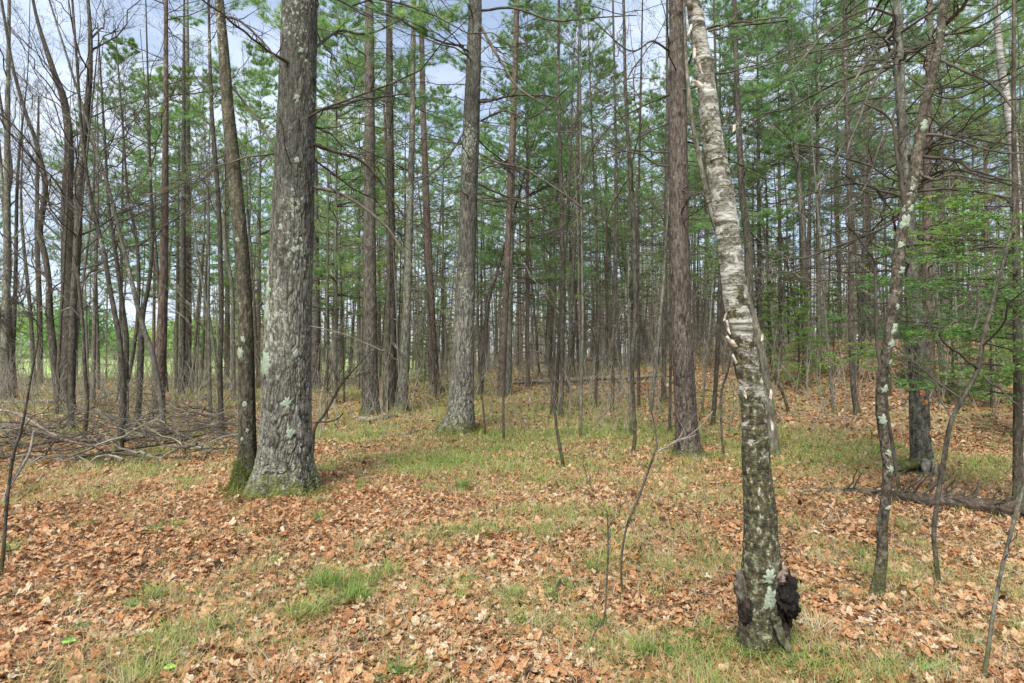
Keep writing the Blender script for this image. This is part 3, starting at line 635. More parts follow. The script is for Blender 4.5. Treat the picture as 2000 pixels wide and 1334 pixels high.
p = at(1528, 1165, YB-.03); lump('burl', Bi, fBi, p, (.072, .07, .115), 'burl', .42, 13, 3, 150)
p = at(1536, 1175, YB-.09); lump('burl', Bi, fBi, p, (.045, .04, .06), 'burl', .5, 10, 8, 60)
p = at(1516, 1122, YB-.03); lump('bark_flap', Bi, fBi, p, (.055, .05, .045), 'pine_red', .4, 12, 5, 50)
p = at(1452, 1150, YB); lump('burl', Bi, fBi, p, (.04, .05, .10), 'lichened', .35, 8, 6, 50)
p = at(1456, 1190, YB-.02); lump('hollow', Bi, fBi, p, (.035, .05, .085), 'burl', .3, 8, 9, 50)
px_branch(Bi, fBi, [(1512, 1205, 20), (1522, 1225, 17), (1530, 1255, 14), (1538, 1282, 9)], YB-.10, YB-.15, kidsn=0, name='root', twig='grey')
px_branch(Bi, fBi, [(1524, 1195, 16), (1534, 1225, 15), (1540, 1262, 12), (1546, 1285, 7)], YB-.03, YB-.03, kidsn=0, name='root', twig='logdark')
patch(Bi, QBi, fBi, .30, 6, .038, seed=90, asp=1.9); patch(Bi, QBi, fBi, .42, 0, .03, seed=93)
def peel(root, foot, px, py, Y, wd, ht, ang, curl, seed):
    """a curl of loose bark, a thin bent sheet with thickness"""
    r = np.random.default_rng(seed); nu, nv = 14, 8; p = at(px, py, Y); V = []
    for i_ in range(nv):
        v_ = i_/(nv-1)-.5
        for j_ in range(nu):
            u = j_/(nu-1); th = curl*u; R = wd/max(curl, .1)*(1-.35*u)
            x = -R*math.sin(th)*(1+.15*r.normal()*.3); y = -R*(1-math.cos(th)); z = v_*ht*(1-.35*u)+.15*ht*math.sin(u*3+seed)+r.normal(0, .0015)
            ca, sa = math.cos(ang), math.sin(ang); V.append([p[0]+x*ca-z*sa, p[1]+y, p[2]+x*sa+z*ca])
    V = np.array(V); V2 = V+np.array([0.0006, -.0022, .0008]); i = np.arange(nv-1)[:, None]*nu; j = np.arange(nu-1)[None]
    Q = np.stack([i+j, i+j+1, i+nu+j+1, i+nu+j], -1).reshape(-1, 4)
    MB().add(V, Q).add(V2, Q[:, ::-1]).build('bark_curl', M['peel'], root, origin=foot)
for q_, (x_, y_, w_, h_, a_, c_) in enumerate([(1418, 640, .05, .08, .2, 2.2), (1424, 668, .07, .07, .6, 3.2), (1430, 700, .05, .05, .4, 2.4), (1412, 620, .04, .05, -.2, 2.), (1450, 770, .05, .06, .3, 2.6), (1444, 745, .04, .05, .7, 2.2),
      (1366, 140, .05, .09, .3, 2.2), (1358, 165, .07, .06, .8, 3.), (1352, 105, .06, .08, .0, 2.6), (1344, 60, .05, .08, -.3, 2.4), (1374, 235, .035, .05, .3, 2.), (1398, 370, .035, .05, .2, 2.), (1497, 770, .03, .05, 3.0, 2.), (1500, 830, .03, .05, 3.2, 2.2), (1396, 345, .03, .06, 0, 2.), (1425, 250, .03, .04, 3.1, 1.6), (1480, 660, .03, .04, 3.1, 2.)]):
    peel(Bi, fBi, x_+6, y_, YB-.02, w_, h_, a_, c_, q_)

# leaning stem that meets the birch
tree('hardwood_tree', 'dark leaning trunk crossing behind the white birch from its right foot to its upper left', 'tree',
    [(1512, 892, 24), (1508, 840, 20), (1492, 710, 16), (1466, 600, 14), (1440, 540, 13), (1408, 470, 13), (1386, 400, 11), (1366, 310, 10), (1350, 220, 9), (1340, 110, 7), (1336, -20, 6)], 'grey', k=32, step=.06, ext=2, br=[DB(5, 3, 7, (.6, 1.4))])
# lichen spotted tree
Li, QL, fL = tree('maple_tree', 'dark crooked tree with bright pale lichen patches, right of the birch', 'maple tree',
    [(1712, 1168, 28), (1717, 1130, 24), (1723, 1080, 22), (1723, 1030, 21), (1729, 980, 20), (1734, 920, 19), (1728, 870, 18), (1721, 815, 19), (1719, 780, 19), (1726, 720, 20), (1736, 660, 21), (1746, 590, 21), (1756, 500, 22), (1766, 430, 21), (1784, 350, 21), (1795, 280, 20), (1805, 210, 18), (1820, 150, 18), (1835, 80, 17), (1844, 0, 15), (1850, -50, 14)], 'lichened',
    k=70, step=.02, ext=2.5, furrow=.003, fpar=(40, 30), flare=.2, rough=.16, br=[])
YL = fL[1]
for q_, (y_, a_, s_) in enumerate([(915, 5, .022), (1370/1, 0, 0), (818, -10, .028), (760, 15, .024), (672, 20, .026), (642, 30, .03), (600, 10, .018), (435, -10, .04), (248, 10, .036), (708, 40, .018), (885, 10, .02), (990, 10, .016), (480, -30, .02), (530, 20, .02), (410, 25, .02), (370, -20, .018)]):
    if s_: patch(Li, QL, fL, at(1000, y_, YL)[2], a_, s_, seed=60+q_)
for P_ in [[(1808, 265, 6), (1845, 268, 6), (1880, 272, 5), (1950, 290, 4), (2010, 292, 3)], [(1803, 305, 7), (1860, 310, 7), (1900, 332, 5), (1950, 350, 4), (2010, 372, 3)], [(1850, 45, 9), (1875, 15, 8), (1905, -20, 6)], [(1838, 115, 5), (1870, 130, 6), (1930, 160, 5), (1960, 185, 5), (1990, 230, 3)],
           [(1720, 725, 6), (1716, 640, 6), (1714, 540, 5), (1708, 500, 4), (1660, 440, 3)], [(1766, 400, 9), (1760, 350, 8), (1755, 300, 6), (1752, 240, 5), (1700, 210, 3)], [(1790, 330, 7), (1830, 345, 5), (1880, 333, 4), (1960, 352, 3)]]:
    px_branch(Li, fL, P_, YL, YL-.4+.3*(P_[-1][0] < 1760), style='hard', kidsn=8, twig='twig')
# grey woodpecker tree behind it
Wp, QW, fW = tree('pine_tree', 'broad grey tree with woodpecker holes and a torn orange foot, behind the lichen spotted tree', 'pine tree',
    [(1801, 925, 56), (1800, 895, 42), (1797, 850, 38), (1794, 760, 35), (1789, 650, 31), (1782, 550, 27), (1777, 450, 24), (1771, 350, 22), (1763, 250, 20), (1756, 130, 19), (1752, 0, 16), (1750, -40, 15)], 'grey',
    k=110, step=.025, ext=3, furrow=.007, fpar=(22, 14), flare=.35, knots=14, br=[DB(60, 2.3, 6.9, (1.2, 3.0), twig='twig')])
YW = fW[1]
for P_ in [[(1800, 355, 7), (1850, 330, 6), (1920, 345, 5), (2000, 372, 3)], [(1790, 268, 6), (1840, 262, 6), (1900, 270, 5), (2000, 290, 3)], [(1745, 60, 5), (1700, 110, 5), (1650, 190, 4), (1600, 260, 2)], [(1745, 95, 6), (1710, 160, 5), (1670, 260, 4), (1640, 340, 2)], [(1748, 30, 6), (1690, 20, 5), (1620, 60, 4), (1540, 150, 2)],
           [(1750, 170, 5), (1700, 220, 4), (1640, 300, 4), (1580, 420, 2)], [(1755, 205, 5), (1720, 280, 4), (1680, 380, 4), (1600, 450, 2)], [(1770, 120, 5), (1830, 75, 4), (1900, 60, 4), (1990, 0, 3)], [(1775, 150, 5), (1850, 190, 4), (1930, 165, 4), (2010, 120, 3)]]:
    px_branch(Wp, fW, P_, YW-.1, YW-1.4, kidsn=11, twig='twig')
for z_, a_, s_ in [(1.08, -12, .035), (.95, 5, .03), (.55, 35, .03), (1.5, -20, .02)]: patch(Wp, QW, fW, z_, a_, s_, 'wood', 'woodpecker_hole', seed=int(z_*100))
for q_, px_ in enumerate((1812, 1820, 1806)):
    px_branch(Wp, fW, [(px_, 898, 9), (px_+2, 912, 10), (px_+4, 932, 8)], YW-.22, YW-.24, kidsn=0, name='torn_wood', twig='stem_brown')
px_branch(Wp, fW, [(1790, 905, 22), (1765, 912, 16), (1740, 918, 8)], YW-.1, YW-.2, kidsn=0, name='root', twig='maple')

# maples and thin stems on the left
LEFT = [
 ('maple_tree', 'thick grey maple with a mossy foot on the far left, forking high into limbs', [(130, 806, 34), (132, 780, 27), (134, 650, 26), (134, 500, 26), (131, 400, 21), (135, 290, 16), (126, 200, 14), (105, 140, 11), (76, 50, 7), (60, -20, 5)], 'dark', dict(k=30, br=[HB(12, 3.0, 9.5, (1.6, 3.8))])),
 ('maple_tree', 'bent brown maple rising in front of the thick grey maple', [(139, 842, 13), (140, 760, 12), (142, 620, 13), (150, 500, 15), (158, 330, 13), (168, 230, 12), (175, 150, 11), (176, 60, 8), (170, -20, 6)], 'dark', dict(br=[HB(15, 2.2, 9, (1.3, 3.4))])),
 ('maple_tree', 'dark winding maple just left of the thick grey maple', [(118, 803, 18), (106, 700, 15), (97, 620, 14), (95, 550, 11), (88, 500, 11), (78, 450, 11), (88, 380, 10), (86, 340, 9), (68, 270, 8), (50, 220, 7), (25, 130, 6), (6, 20, 5)], 'dark', dict(br=[HB(14, 2.5, 9, (1.3, 3.4))])),
 ('hardwood_tree', 'pale straight distant trunk seen between the two leftmost dark maples', [(78, 752, 11), (77, 600, 10), (72, 450, 8), (74, 300, 6)], 'dark', dict(br=[HB(7, 5, 11, (1.0, 2.8))])),
 ('hardwood_tree', 'grey trunk at the very left edge of the wood', [(6, 782, 18), (12, 600, 15), (14, 450, 12), (14, 300, 11), (16, 150, 8), (18, 0, 6)], 'grey', dict(k=24, br=[HB(12, 3.5, 11, (1.3, 3.4))])),
 ('hardwood_tree', 'curved dark stem crossing the trunk at the very left edge', [(-14, 760, 13), (0, 640, 11), (18, 530, 9), (15, 400, 7), (22, 330, 6), (8, 240, 5)], 'dark', dict(br=[HB(8, 2.5, 6, (1, 2))])),
 ('hardwood_tree', 'slender maple of the multi stemmed clump, curving left at mid height', [(234, 882, 15), (241, 780, 12), (237, 700, 11), (229, 640, 10), (214, 560, 9), (204, 500, 9), (190, 440, 8), (176, 380, 7), (161, 270, 6), (150, 120, 5)], 'dark', dict(br=[HB(10, 3.6, 8, (.8, 2))])),
 ('hardwood_tree', 'upright slender stem in the middle of the multi stemmed clump', [(247, 830, 11), (246, 740, 10), (247, 660, 9), (240, 600, 8), (232, 540, 8), (222, 470, 7), (212, 400, 6), (206, 300, 5)], 'dark', dict(br=[HB(8, 3.6, 7, (1.0, 2.8))])),
 ('hardwood_tree', 'dark stem of the clump just left of the red pine', [(268, 822, 13), (274, 750, 11), (279, 620, 9), (290, 560, 8), (297, 480, 7), (294, 350, 5), (290, 200, 4)], 'dark', dict(br=[HB(10, 3, 8, (1.0, 2.8))])),
 ('hardwood_tree', 'long thin stem leaning left across the red pine foot', [(320, 858, 11), (315, 790, 10), (300, 700, 10), (280, 640, 10), (262, 570, 9), (245, 500, 8), (230, 440, 7), (213, 370, 6), (190, 300, 6), (165, 220, 5)], 'grey', dict(br=[HB(10, 2.8, 7, (1.0, 2.8))])),
 ('hardwood_tree', 'thin stem leaning right between the clump and the red pine', [(232, 800, 8), (255, 720, 7), (270, 600, 7), (268, 480, 6), (250, 380, 5), (240, 250, 4)], 'dark', dict(br=[HB(7, 4, 8, (1.0, 2.8))])),
 ('hardwood_tree', 'thin grey stem right of the thick grey maple, bent near the ground', [(163, 870, 9), (170, 790, 8), (166, 720, 7), (160, 620, 6), (150, 500, 6), (160, 400, 4)], 'dark', dict(br=[HB(7, 2.2, 5, (1.0, 2.8))])),
 ('maple_tree', 'dark slender maple just left of the mottled maple', [(434, 856, 14), (431, 800, 11), (430, 700, 10), (432, 600, 10), (428, 420, 9), (422, 330, 9), (415, 240, 8), (411, 150, 7), (408, 30, 5)], 'dark', dict(k=20, br=[HB(12, 4, 9, (.8, 2)), DB(4, 4, 8, (.5, 1.2))])),
 ('hardwood_tree', 'thin stem touching the left edge of the mottled maple, bending away left at head height', [(456, 780, 10), (455, 650, 8), (453, 560, 8), (441, 490, 8), (438, 420, 7), (440, 300, 5)], 'grey', dict(br=[HB(8, 4, 8, (1.0, 2.8))])),
 ('hardwood_tree', 'forked grey tree with a crooked low limb far behind the red pine', [(343, 730, 9), (343, 650, 8), (346, 620, 7), (350, 560, 6), (345, 450, 5)], 'dark', dict(br=[HB(10, 3, 8, (1.0, 2.8))])),
 ('hardwood_tree', 'pale pinkish trunk far behind, between the slender dark maple and the mottled maple', [(443, 740, 11), (444, 600, 10), (444, 450, 8), (446, 250, 6)], 'pine_red', dict(br=[DB(16, 5, 12, merge=True)])),
 ('sapling', 'thin dark sapling standing left of the brush pile and leaning at the left edge', [(2, 1126, 8), (8, 1060, 7), (14, 980, 6), (26, 890, 6), (44, 830, 5), (60, 740, 4), (75, 660, 3)], 'dark', dict(k=12, step=.05, ext=0, flare=.1, br=[HB(7, 1.0, 2.0, (.3, .8))])),
]
for nm, lb, pts, mt, kw in LEFT:
    tree(nm, lb, 'sapling' if nm == 'sapling' else 'tree', pts, mt, **{**dict(ext=3, k=16, step=.12, flare=.25, rough=.10, twig='twig_dark'), **kw})

# thin stems and saplings of the centre and right
MID = [
 ('thin straight pole right of the paired pines, its foot in the grassy patch', [(1095, 815, 12), (1098, 760, 9), (1098, 650, 9), (1100, 560, 9), (1098, 450, 9), (1094, 300, 8), (1090, 150, 6), (1092, 0, 5)], 'dark', 'pole'),
 ('thin leaning pole just right of the straight pole in the grassy patch', [(1108, 770, 8), (1113, 680, 8), (1118, 560, 8), (1123, 450, 7), (1128, 300, 6), (1130, 150, 5)], 'dark', 'pole'),
 ('slim pole behind the bent sapling, with its foot on the open grass', [(1134, 858, 7), (1135, 780, 6), (1137, 700, 5), (1138, 600, 5), (1136, 450, 4)], 'grey', 'pole'),
 ('slim dark pole in front of the fallen log', [(1195, 805, 8), (1197, 740, 7), (1198, 650, 7), (1202, 550, 8), (1204, 450, 8), (1203, 300, 6), (1200, 150, 5)], 'dark', 'pole'),
 ('pole with two stems from one foot, left of the reddish brown pine', [(1236, 885, 9), (1240, 850, 8), (1237, 780, 8), (1235, 700, 8), (1241, 600, 9), (1238, 450, 11), (1230, 320, 9), (1222, 180, 7), (1218, 0, 6)], 'dark', 'pole'),
 ('second stem sharing its foot with the pole left of the reddish brown pine', [(1232, 850, 5), (1230, 780, 5), (1229, 700, 4), (1228, 600, 4)], 'grey', 'sap'),
 ('grey dead trunk leaning left above the fallen log', [(1267, 702, 10), (1262, 670, 10), (1254, 640, 10), (1240, 600, 9), (1228, 550, 8), (1217, 500, 7), (1213, 450, 5)], 'grey', 'bare'),
 ('thin dark pole standing on the fallen log end', [(1248, 797, 7), (1247, 700, 6), (1247, 600, 6), (1246, 450, 6), (1250, 250, 5)], 'dark', 'pole'),
 ('slanting pole leaning right towards the reddish brown pine', [(1271, 805, 8), (1279, 730, 7), (1287, 650, 7), (1295, 560, 6), (1300, 480, 5)], 'grey', 'pole'),
 ('dark stout pole close behind the left side of the reddish brown pine', [(1296, 787, 13), (1297, 700, 10), (1298, 600, 10), (1300, 450, 9), (1303, 300, 8), (1303, 100, 6)], 'dark', 'pole'),
 ('thin pole touching the left foot of the reddish brown pine', [(1308, 845, 7), (1309, 760, 6), (1310, 650, 5), (1309, 500, 4)], 'dark', 'sap'),
 ('dark slightly leaning pole halfway between the reddish brown pine and the birch', [(1392, 832, 10), (1397, 760, 9), (1402, 670, 9), (1406, 560, 9), (1408, 470, 8), (1402, 300, 6), (1398, 150, 5)], 'dark', 'pole'),
 ('twisted sapling just left of the birch that bends right at waist height', [(1414, 894, 6), (1409, 840, 5), (1408, 790, 5), (1410, 760, 5), (1420, 730, 5), (1427, 700, 4), (1440, 670, 3)], 'dark', 'sap'),
 ('very thin straight sapling right of the reddish brown pine', [(1371, 806, 5), (1378, 730, 4), (1385, 650, 4), (1391, 560, 3)], 'grey', 'sap'),
 ('bent sapling arching over to the left in the middle of the clearing', [(1101, 917, 8), (1095, 880, 7), (1088, 840, 6), (1079, 770, 5), (1069, 705, 3.5), (1052, 688, 2.5), (1020, 688, 1.8), (1000, 692, 1.2)], 'dark', 'bend'),
 ('thin sapling with a straight stem just right of the centre pine', [(984, 862, 6), (983, 800, 5), (984, 740, 4), (986, 650, 3)], 'dark', 'sap'),
 ('crooked little sapling between the centre pine and the bent sapling', [(948, 855, 5), (944, 800, 4), (938, 740, 4), (943, 650, 3), (955, 580, 3)], 'dark', 'sap'),
 ('crooked leaning hardwood behind the right side of the centre pine', [(936, 772, 15), (942, 730, 13), (948, 680, 10), (950, 620, 9), (958, 570, 8), (966, 550, 6), (980, 500, 5)], 'dark', 'pole'),
 ('forked sapling leaning right beside the massive grey pine', [(608, 925, 7), (611, 880, 6), (615, 835, 6), (632, 812, 5), (645, 790, 5), (660, 762, 4), (680, 735, 3), (720, 690, 2)], 'dark', 'fork'),
 ('thin sapling behind the bent sapling, straight and dark', [(1076, 812, 5), (1080, 740, 5), (1084, 640, 5), (1085, 540, 4)], 'dark', 'sap'),
 ('thin dark stem right of the bare leaning pole near the log', [(1163, 800, 6), (1166, 700, 6), (1170, 600, 6), (1165, 480, 5), (1160, 350, 4)], 'dark', 'pole'),
 ('long leaning sapling in the foreground that forks near its tip, left of the birch', [(1217, 1168, 6), (1213, 1120, 6), (1216, 1070, 6), (1226, 1022, 6), (1240, 990, 6), (1252, 960, 6), (1264, 925, 6), (1282, 875, 5)], 'dark', 'sapf'),
 ('pale bottomed twiggy sapling in the near foreground', [(1154, 1278, 4), (1156, 1250, 4), (1166, 1228, 4), (1180, 1210, 5), (1185, 1140, 5), (1188, 1060, 5), (1186, 1000, 4)], 'dark', 'sapf'),
 ('tall thin forked sapling right of the lichen spotted tree, leaning right', [(1834, 1145, 10), (1828, 1090, 9), (1824, 1045, 9), (1831, 975, 9), (1843, 900, 9), (1856, 830, 9), (1876, 785, 9), (1908, 725, 9), (1924, 645, 8), (1940, 590, 7), (1962, 500, 5), (1980, 430, 4)], 'dark', 'sapr'),
 ('grey sapling rising from the bottom right corner', [(1922, 1330, 11), (1932, 1255, 10), (1943, 1180, 10), (1957, 1110, 9), (1972, 1050, 9), (1988, 990, 9), (2010, 910, 7)], 'grey', 'sapf'),
 ('slender double stem at the foot of the lichen spotted tree', [(1757, 966, 8), (1748, 900, 7), (1740, 850, 7), (1733, 800, 6), (1731, 740, 4)], 'dark', 'sap'),
 ('dark curved sapling in front of the woody rise right of the birch', [(1540, 806, 7), (1530, 770, 6), (1514, 738, 6), (1525, 710, 5), (1527, 680, 4), (1524, 652, 3)], 'dark', 'bend'),
 ('crooked stem on the leafy rise right of the grey woodpecker tree', [(1856, 790, 8), (1846, 765, 7), (1838, 730, 6), (1836, 690, 5), (1822, 640, 4)], 'dark', 'sap'),
]
for lb, pts, mt, kd in MID:
    foot_h = ground_at(pts[0][0], pts[0][1])
    k_ = 10 if foot_h[1] > 8 else 16
    if kd == 'sapf': pts = [(x_, y_, w_*.78) for x_, y_, w_ in pts]
    if kd == 'pole': kw = dict(ext=4, br=[DB(22, 2, 9, (.5, 1.6), merge=True), HB(5, 4, 9, (.8, 2.), merge=True)])
    elif kd == 'bare': kw = dict(ext=1, br=[DB(6, 2, 5, (.5, 1))])
    elif kd == 'sap': kw = dict(ext=1.2, br=[HB(7, .9, 3.2, (.3, .9))])
    elif kd == 'bend': kw = dict(ext=.3, br=[HB(3, .9, 1.5, (.2, .5))])
    elif kd == 'fork': kw = dict(ext=.6, br=[HB(5, .5, 2, (.4, .9))])
    elif kd == 'sapf': kw = dict(ext=0, br=[HB(3, .5, 1.0, (.15, .35), detail=.4)])
    else: kw = dict(ext=1.5, br=[HB(6, 1.0, 3.4, (.5, 1.4))])
    nm = 'sapling' if kd not in ('pole', 'bare') else 'hardwood_tree'
    rt, q_, ft = tree(nm, lb, 'sapling' if nm == 'sapling' else 'tree', pts, mt, k=k_, step=.08 if foot_h[1] > 8 else .03, flare=.15, rough=.12, **kw)
    if kd == 'sapr':
        px_branch(rt, ft, [(1910, 722, 6), (1880, 695, 5), (1852, 672, 4), (1838, 645, 3), (1880, 610, 2)], ft[1], ft[1]-.2, 'hard', kidsn=5)
        px_branch(rt, ft, [(1921, 735, 5), (1955, 770, 4), (2005, 815, 3)], ft[1], ft[1]-.3, 'hard', kidsn=4)
    if kd == 'fork':
        px_branch(rt, ft, [(612, 826, 4), (650, 824, 3), (668, 812, 3)], ft[1], ft[1]-.1, 'hard', kidsn=2)
    if 'forks near' in lb:
        px_branch(rt, ft, [(1280, 885, 4), (1320, 860, 3), (1360, 840, 2), (1400, 800, 2)], ft[1], ft[1]+.5, 'hard', kidsn=5, twig='twig_pale')
        px_branch(rt, ft, [(1282, 880, 3), (1280, 840, 3), (1268, 790, 2), (1262, 740, 2)], ft[1], ft[1]+.1, 'hard', kidsn=3)
# spruce at the right edge with low green sprays, far birch, young firs
Sp, QS, fS = tree('spruce_tree', 'dark narrow trunk at the right edge carrying the nearest bright green fir boughs', 'fir tree',
    [(1988, 985, 19), (1988, 800, 16), (1987, 700, 14), (1985, 550, 12), (1982, 400, 10), (1980, 200, 8), (1980, -20, 6)], 'dark', k=24, step=.05, ext=1, br=[])
r = np.random.default_rng(5); YS = fS[1]
for q_, (z_, azd, L_) in enumerate([(1.15, 190, 1.7), (1.3, 215, 1.5), (1.45, 170, 2.0), (1.6, 205, 1.7), (1.75, 185, 1.9), (1.9, 160, 1.8), (2.05, 225, 1.6), (2.15, 195, 1.9), (2.3, 180, 1.6), (2.45, 210, 1.7), (2.6, 170, 1.5), (2.75, 195, 1.5), (2.9, 215, 1.2), (3.05, 180, 1.2), (1.5, 250, 1.2), (2.0, 270, 1.2), (2.5, 250, 1.1), (3.2, 160, 1.0), (1.8, 120, 1.4), (2.4, 130, 1.3)]):
    mb = MB(); q = on_path(QS, z_); a_ = math.radians(azd); d_ = np.array([[math.cos(a_), math.sin(a_), .12]])
    branch_system(mb, q[None, :3], d_, np.array([L_]), np.array([.010]), 'fir', r, .8); mb.build('bough', [M['twig_dark'], M['needle_fir']], Sp, origin=fS)
tree('birch_tree', 'distant white birch trunk behind the right edge boughs', 'birch tree', [(1990, 742, 20), (1988, 600, 19), (1984, 400, 19), (1978, 280, 18), (1966, 200, 17), (1953, 110, 14), (1944, -20, 12)], 'birch_far', k=20, step=.1, ext=3, br=[HB(6, 6, 12)])

# ------------------------------------------------------------------ wood behind: stock trees placed on the ground
def spot(px, Y): return (px-1000)/F*Y, Y
FIRS = [(1505, 17.5, .62, 'needle_fir'), (1560, 16, .66, 'needle_fir'), (1628, 17, .60, 'needle_fir'), (1700, 19, .7, 'needle_fir'), (1470, 22, .8, 'needle_fir'), (1860, 13.5, .62, 'needle_pale'), (1935, 12.5, .58, 'needle_fir'), (2000, 14.5, .8, 'needle_pale'), (830, 26, .55, 'needle_fir'), (1540, 24, .95, 'needle_fir'), (2060, 9.5, .9, 'needle_fir'), (1780, 15, .6, 'needle_fir')]
FL = ['young dark green fir just right of the birch trunk on the rise', 'bushy young fir left of the mossy footed grey pine', 'young fir right of the mossy footed grey pine on the rise', 'young fir behind the dark crooked footed pine', 'taller dark fir hidden partly by the birch', 'bright green young fir right of the grey woodpecker tree', 'bright young fir left of the right edge trunk', 'big bright fir behind the right edge trunk', 'small lone green fir behind the centre pine', 'tall fir rising furthest back on the rise right of the birch', 'green fir reaching in at the right edge of the view', 'young fir right behind the lichen spotted tree']
for i_, ((px, Y, sc, nd), lb) in enumerate(zip(FIRS, FL)):
    x, y = spot(px, Y); stock('fir_tree', lb, 'fir tree', 'fir', i_, x, y, sc*1.0, 'young firs on the rise')
PINES = [  # px, depth, scale, crown kind, needle
 (235, 24, .78, 0, 'needle'), (300, 32, .9, 0, 'needle_pale'), (345, 27, .80, 1, 'needle'), (405, 34, .95, 0, 'needle_pale'), (505, 27, .85, 2, 'needle'), (655, 18.5, .75, 2, 'needle'), (700, 26, .85, 0, 'needle_pale'), (640, 36, .95, 0, 'needle_pale'),
 (790, 30, .9, 2, 'needle_pale'), (865, 36, .95, 1, 'needle_pale'), (1030, 20, .78, 2, 'needle'), (1075, 25, .72, 0, 'needle'), (1135, 22, .78, 3, 'needle'), (1185, 28, .80, 0, 'needle'), (1235, 31, .74, 2, 'needle_pale'), (1275, 25, .62, 0, 'needle_pale'),
 (1015, 31, .9, 0, 'needle'), (1410, 22, .85, 1, 'needle'), (1485, 20, .82, 2, 'needle'), (1525, 26, .9, 0, 'needle'), (1600, 19, .8, 3, 'needle'), (1640, 29, .95, 1, 'needle'), (1700, 23, .85, 0, 'needle'), (1760, 27, .9, 2, 'needle'), (1870, 24, .75, 0, 'needle_pale'), (1930, 20, .7, 2, 'needle_pale'), (1985, 28, .9, 0, 'needle_pale'),
 (940, 42, .95, 0, 'needle_pale'), (560, 42, 1., 2, 'needle_pale'), (1340, 34, .9, 0, 'needle'), (1380, 44, 1., 2, 'needle_pale'), (470, 44, .95, 1, 'needle'), (150, 34, .8, 1, 'needle'), (740, 44, 1., 0, 'needle_pale'), (1100, 46, 1., 2, 'needle_pale'), (1800, 40, 1., 0, 'needle'), (2080, 20, .8, 2, 'needle'), (2150, 30, .9, 0, 'needle'), (-60, 30, .7, 1, 'needle')]
NB = {235: 'left of the red pine', 300: 'far behind the red pine', 345: 'behind the pine pair left of the mottled maple', 405: 'far behind the slender dark maple', 505: 'behind the gap between mottled maple and massive pine', 655: 'close behind the massive pine on its right', 700: 'behind the dark straight pine', 640: 'deep in the wood right of the massive pine',
 790: 'deep in the wood behind the slightly leaning pine', 865: 'deep in the wood left of the centre pine', 1030: 'just right of the close pair of trunks', 1075: 'behind the straight pole in the grassy patch', 1135: 'behind the slim grass patch poles, with very high branches', 1185: 'behind the slim pole at the fallen log', 1235: 'pale and young behind the leaning dead trunk', 1275: 'shorter and pale, left of the reddish brown pine',
 1015: 'deep behind the close pair of trunks', 1410: 'behind the upper birch trunk', 1485: 'just right of the birch at the top', 1525: 'deep right of the birch', 1600: 'on the rise right of the mossy footed grey pine', 1640: 'deep on the rise behind the crooked footed pine', 1700: 'on the rise between crooked footed pine and lichen spotted tree', 1760: 'behind the lichen spotted tree', 1870: 'yellowish green behind the right hand firs', 1930: 'yellowish green left of the distant birch', 1985: 'behind the distant white birch',
 940: 'furthest back right of the centre pine', 560: 'furthest back beside the massive pine', 1340: 'hidden behind the reddish brown pine', 1380: 'furthest back between reddish brown pine and birch', 470: 'furthest back behind the mottled maple', 150: 'behind the thick grey maple on the left', 740: 'furthest back right of the dark straight pine', 1100: 'furthest back over the grassy patch', 1800: 'furthest back behind the grey woodpecker tree', 2080: 'just past the right edge', 2150: 'well past the right edge', -60: 'past the left edge'}
for i_, (px, Y, sc, kd, nd) in enumerate(PINES):
    x, y = spot(px, Y)
    stock('pine_tree', 'feathery green white pine '+NB[px], 'pine tree', 'pine', kd, x, y, sc, 'feathery white pines of the background', mat=['pine', 'pine_red', 'grey'][i_ % 3], ndl=nd, thick=.5)
# slender trees filling the wood
r = np.random.default_rng(21)
MARKS = [(-200, 'at the left edge'), (40, 'behind the winding maple'), (130, 'behind the thick grey maple'), (240, 'behind the multi stemmed clump'), (315, 'behind the red pine'), (365, 'near the left pine pair'), (430, 'behind the slender dark maple'), (480, 'behind the mottled maple'), (565, 'behind the massive pine'), (625, 'close to the right of the massive pine'), (680, 'left of the dark straight pine'), (745, 'behind the dark straight pine'), (795, 'behind the leaning lichened pine'), (845, 'left of the centre pine'), (910, 'behind the centre pine'), (950, 'just right of the centre pine'), (990, 'behind the close pair'), (1050, 'right of the close pair'), (1100, 'behind the grassy patch poles'), (1150, 'over the middle of the long log'), (1200, 'behind the slim pole at the log'), (1245, 'behind the two stemmed pole'), (1290, 'left of the reddish brown pine'), (1335, 'behind the reddish brown pine'), (1395, 'between reddish pine and birch'), (1450, 'behind the white birch'), (1510, 'just right of the birch'), (1560, 'left of the mossy footed pine'), (1610, 'right of the mossy footed pine'), (1670, 'near the crooked footed pine'), (1730, 'left of the lichen spotted tree'), (1790, 'behind the woodpecker tree'), (1850, 'right of the woodpecker tree'), (1920, 'behind the bright firs'), (1990, 'behind the right edge trunk'), (2100, 'past the right edge')]
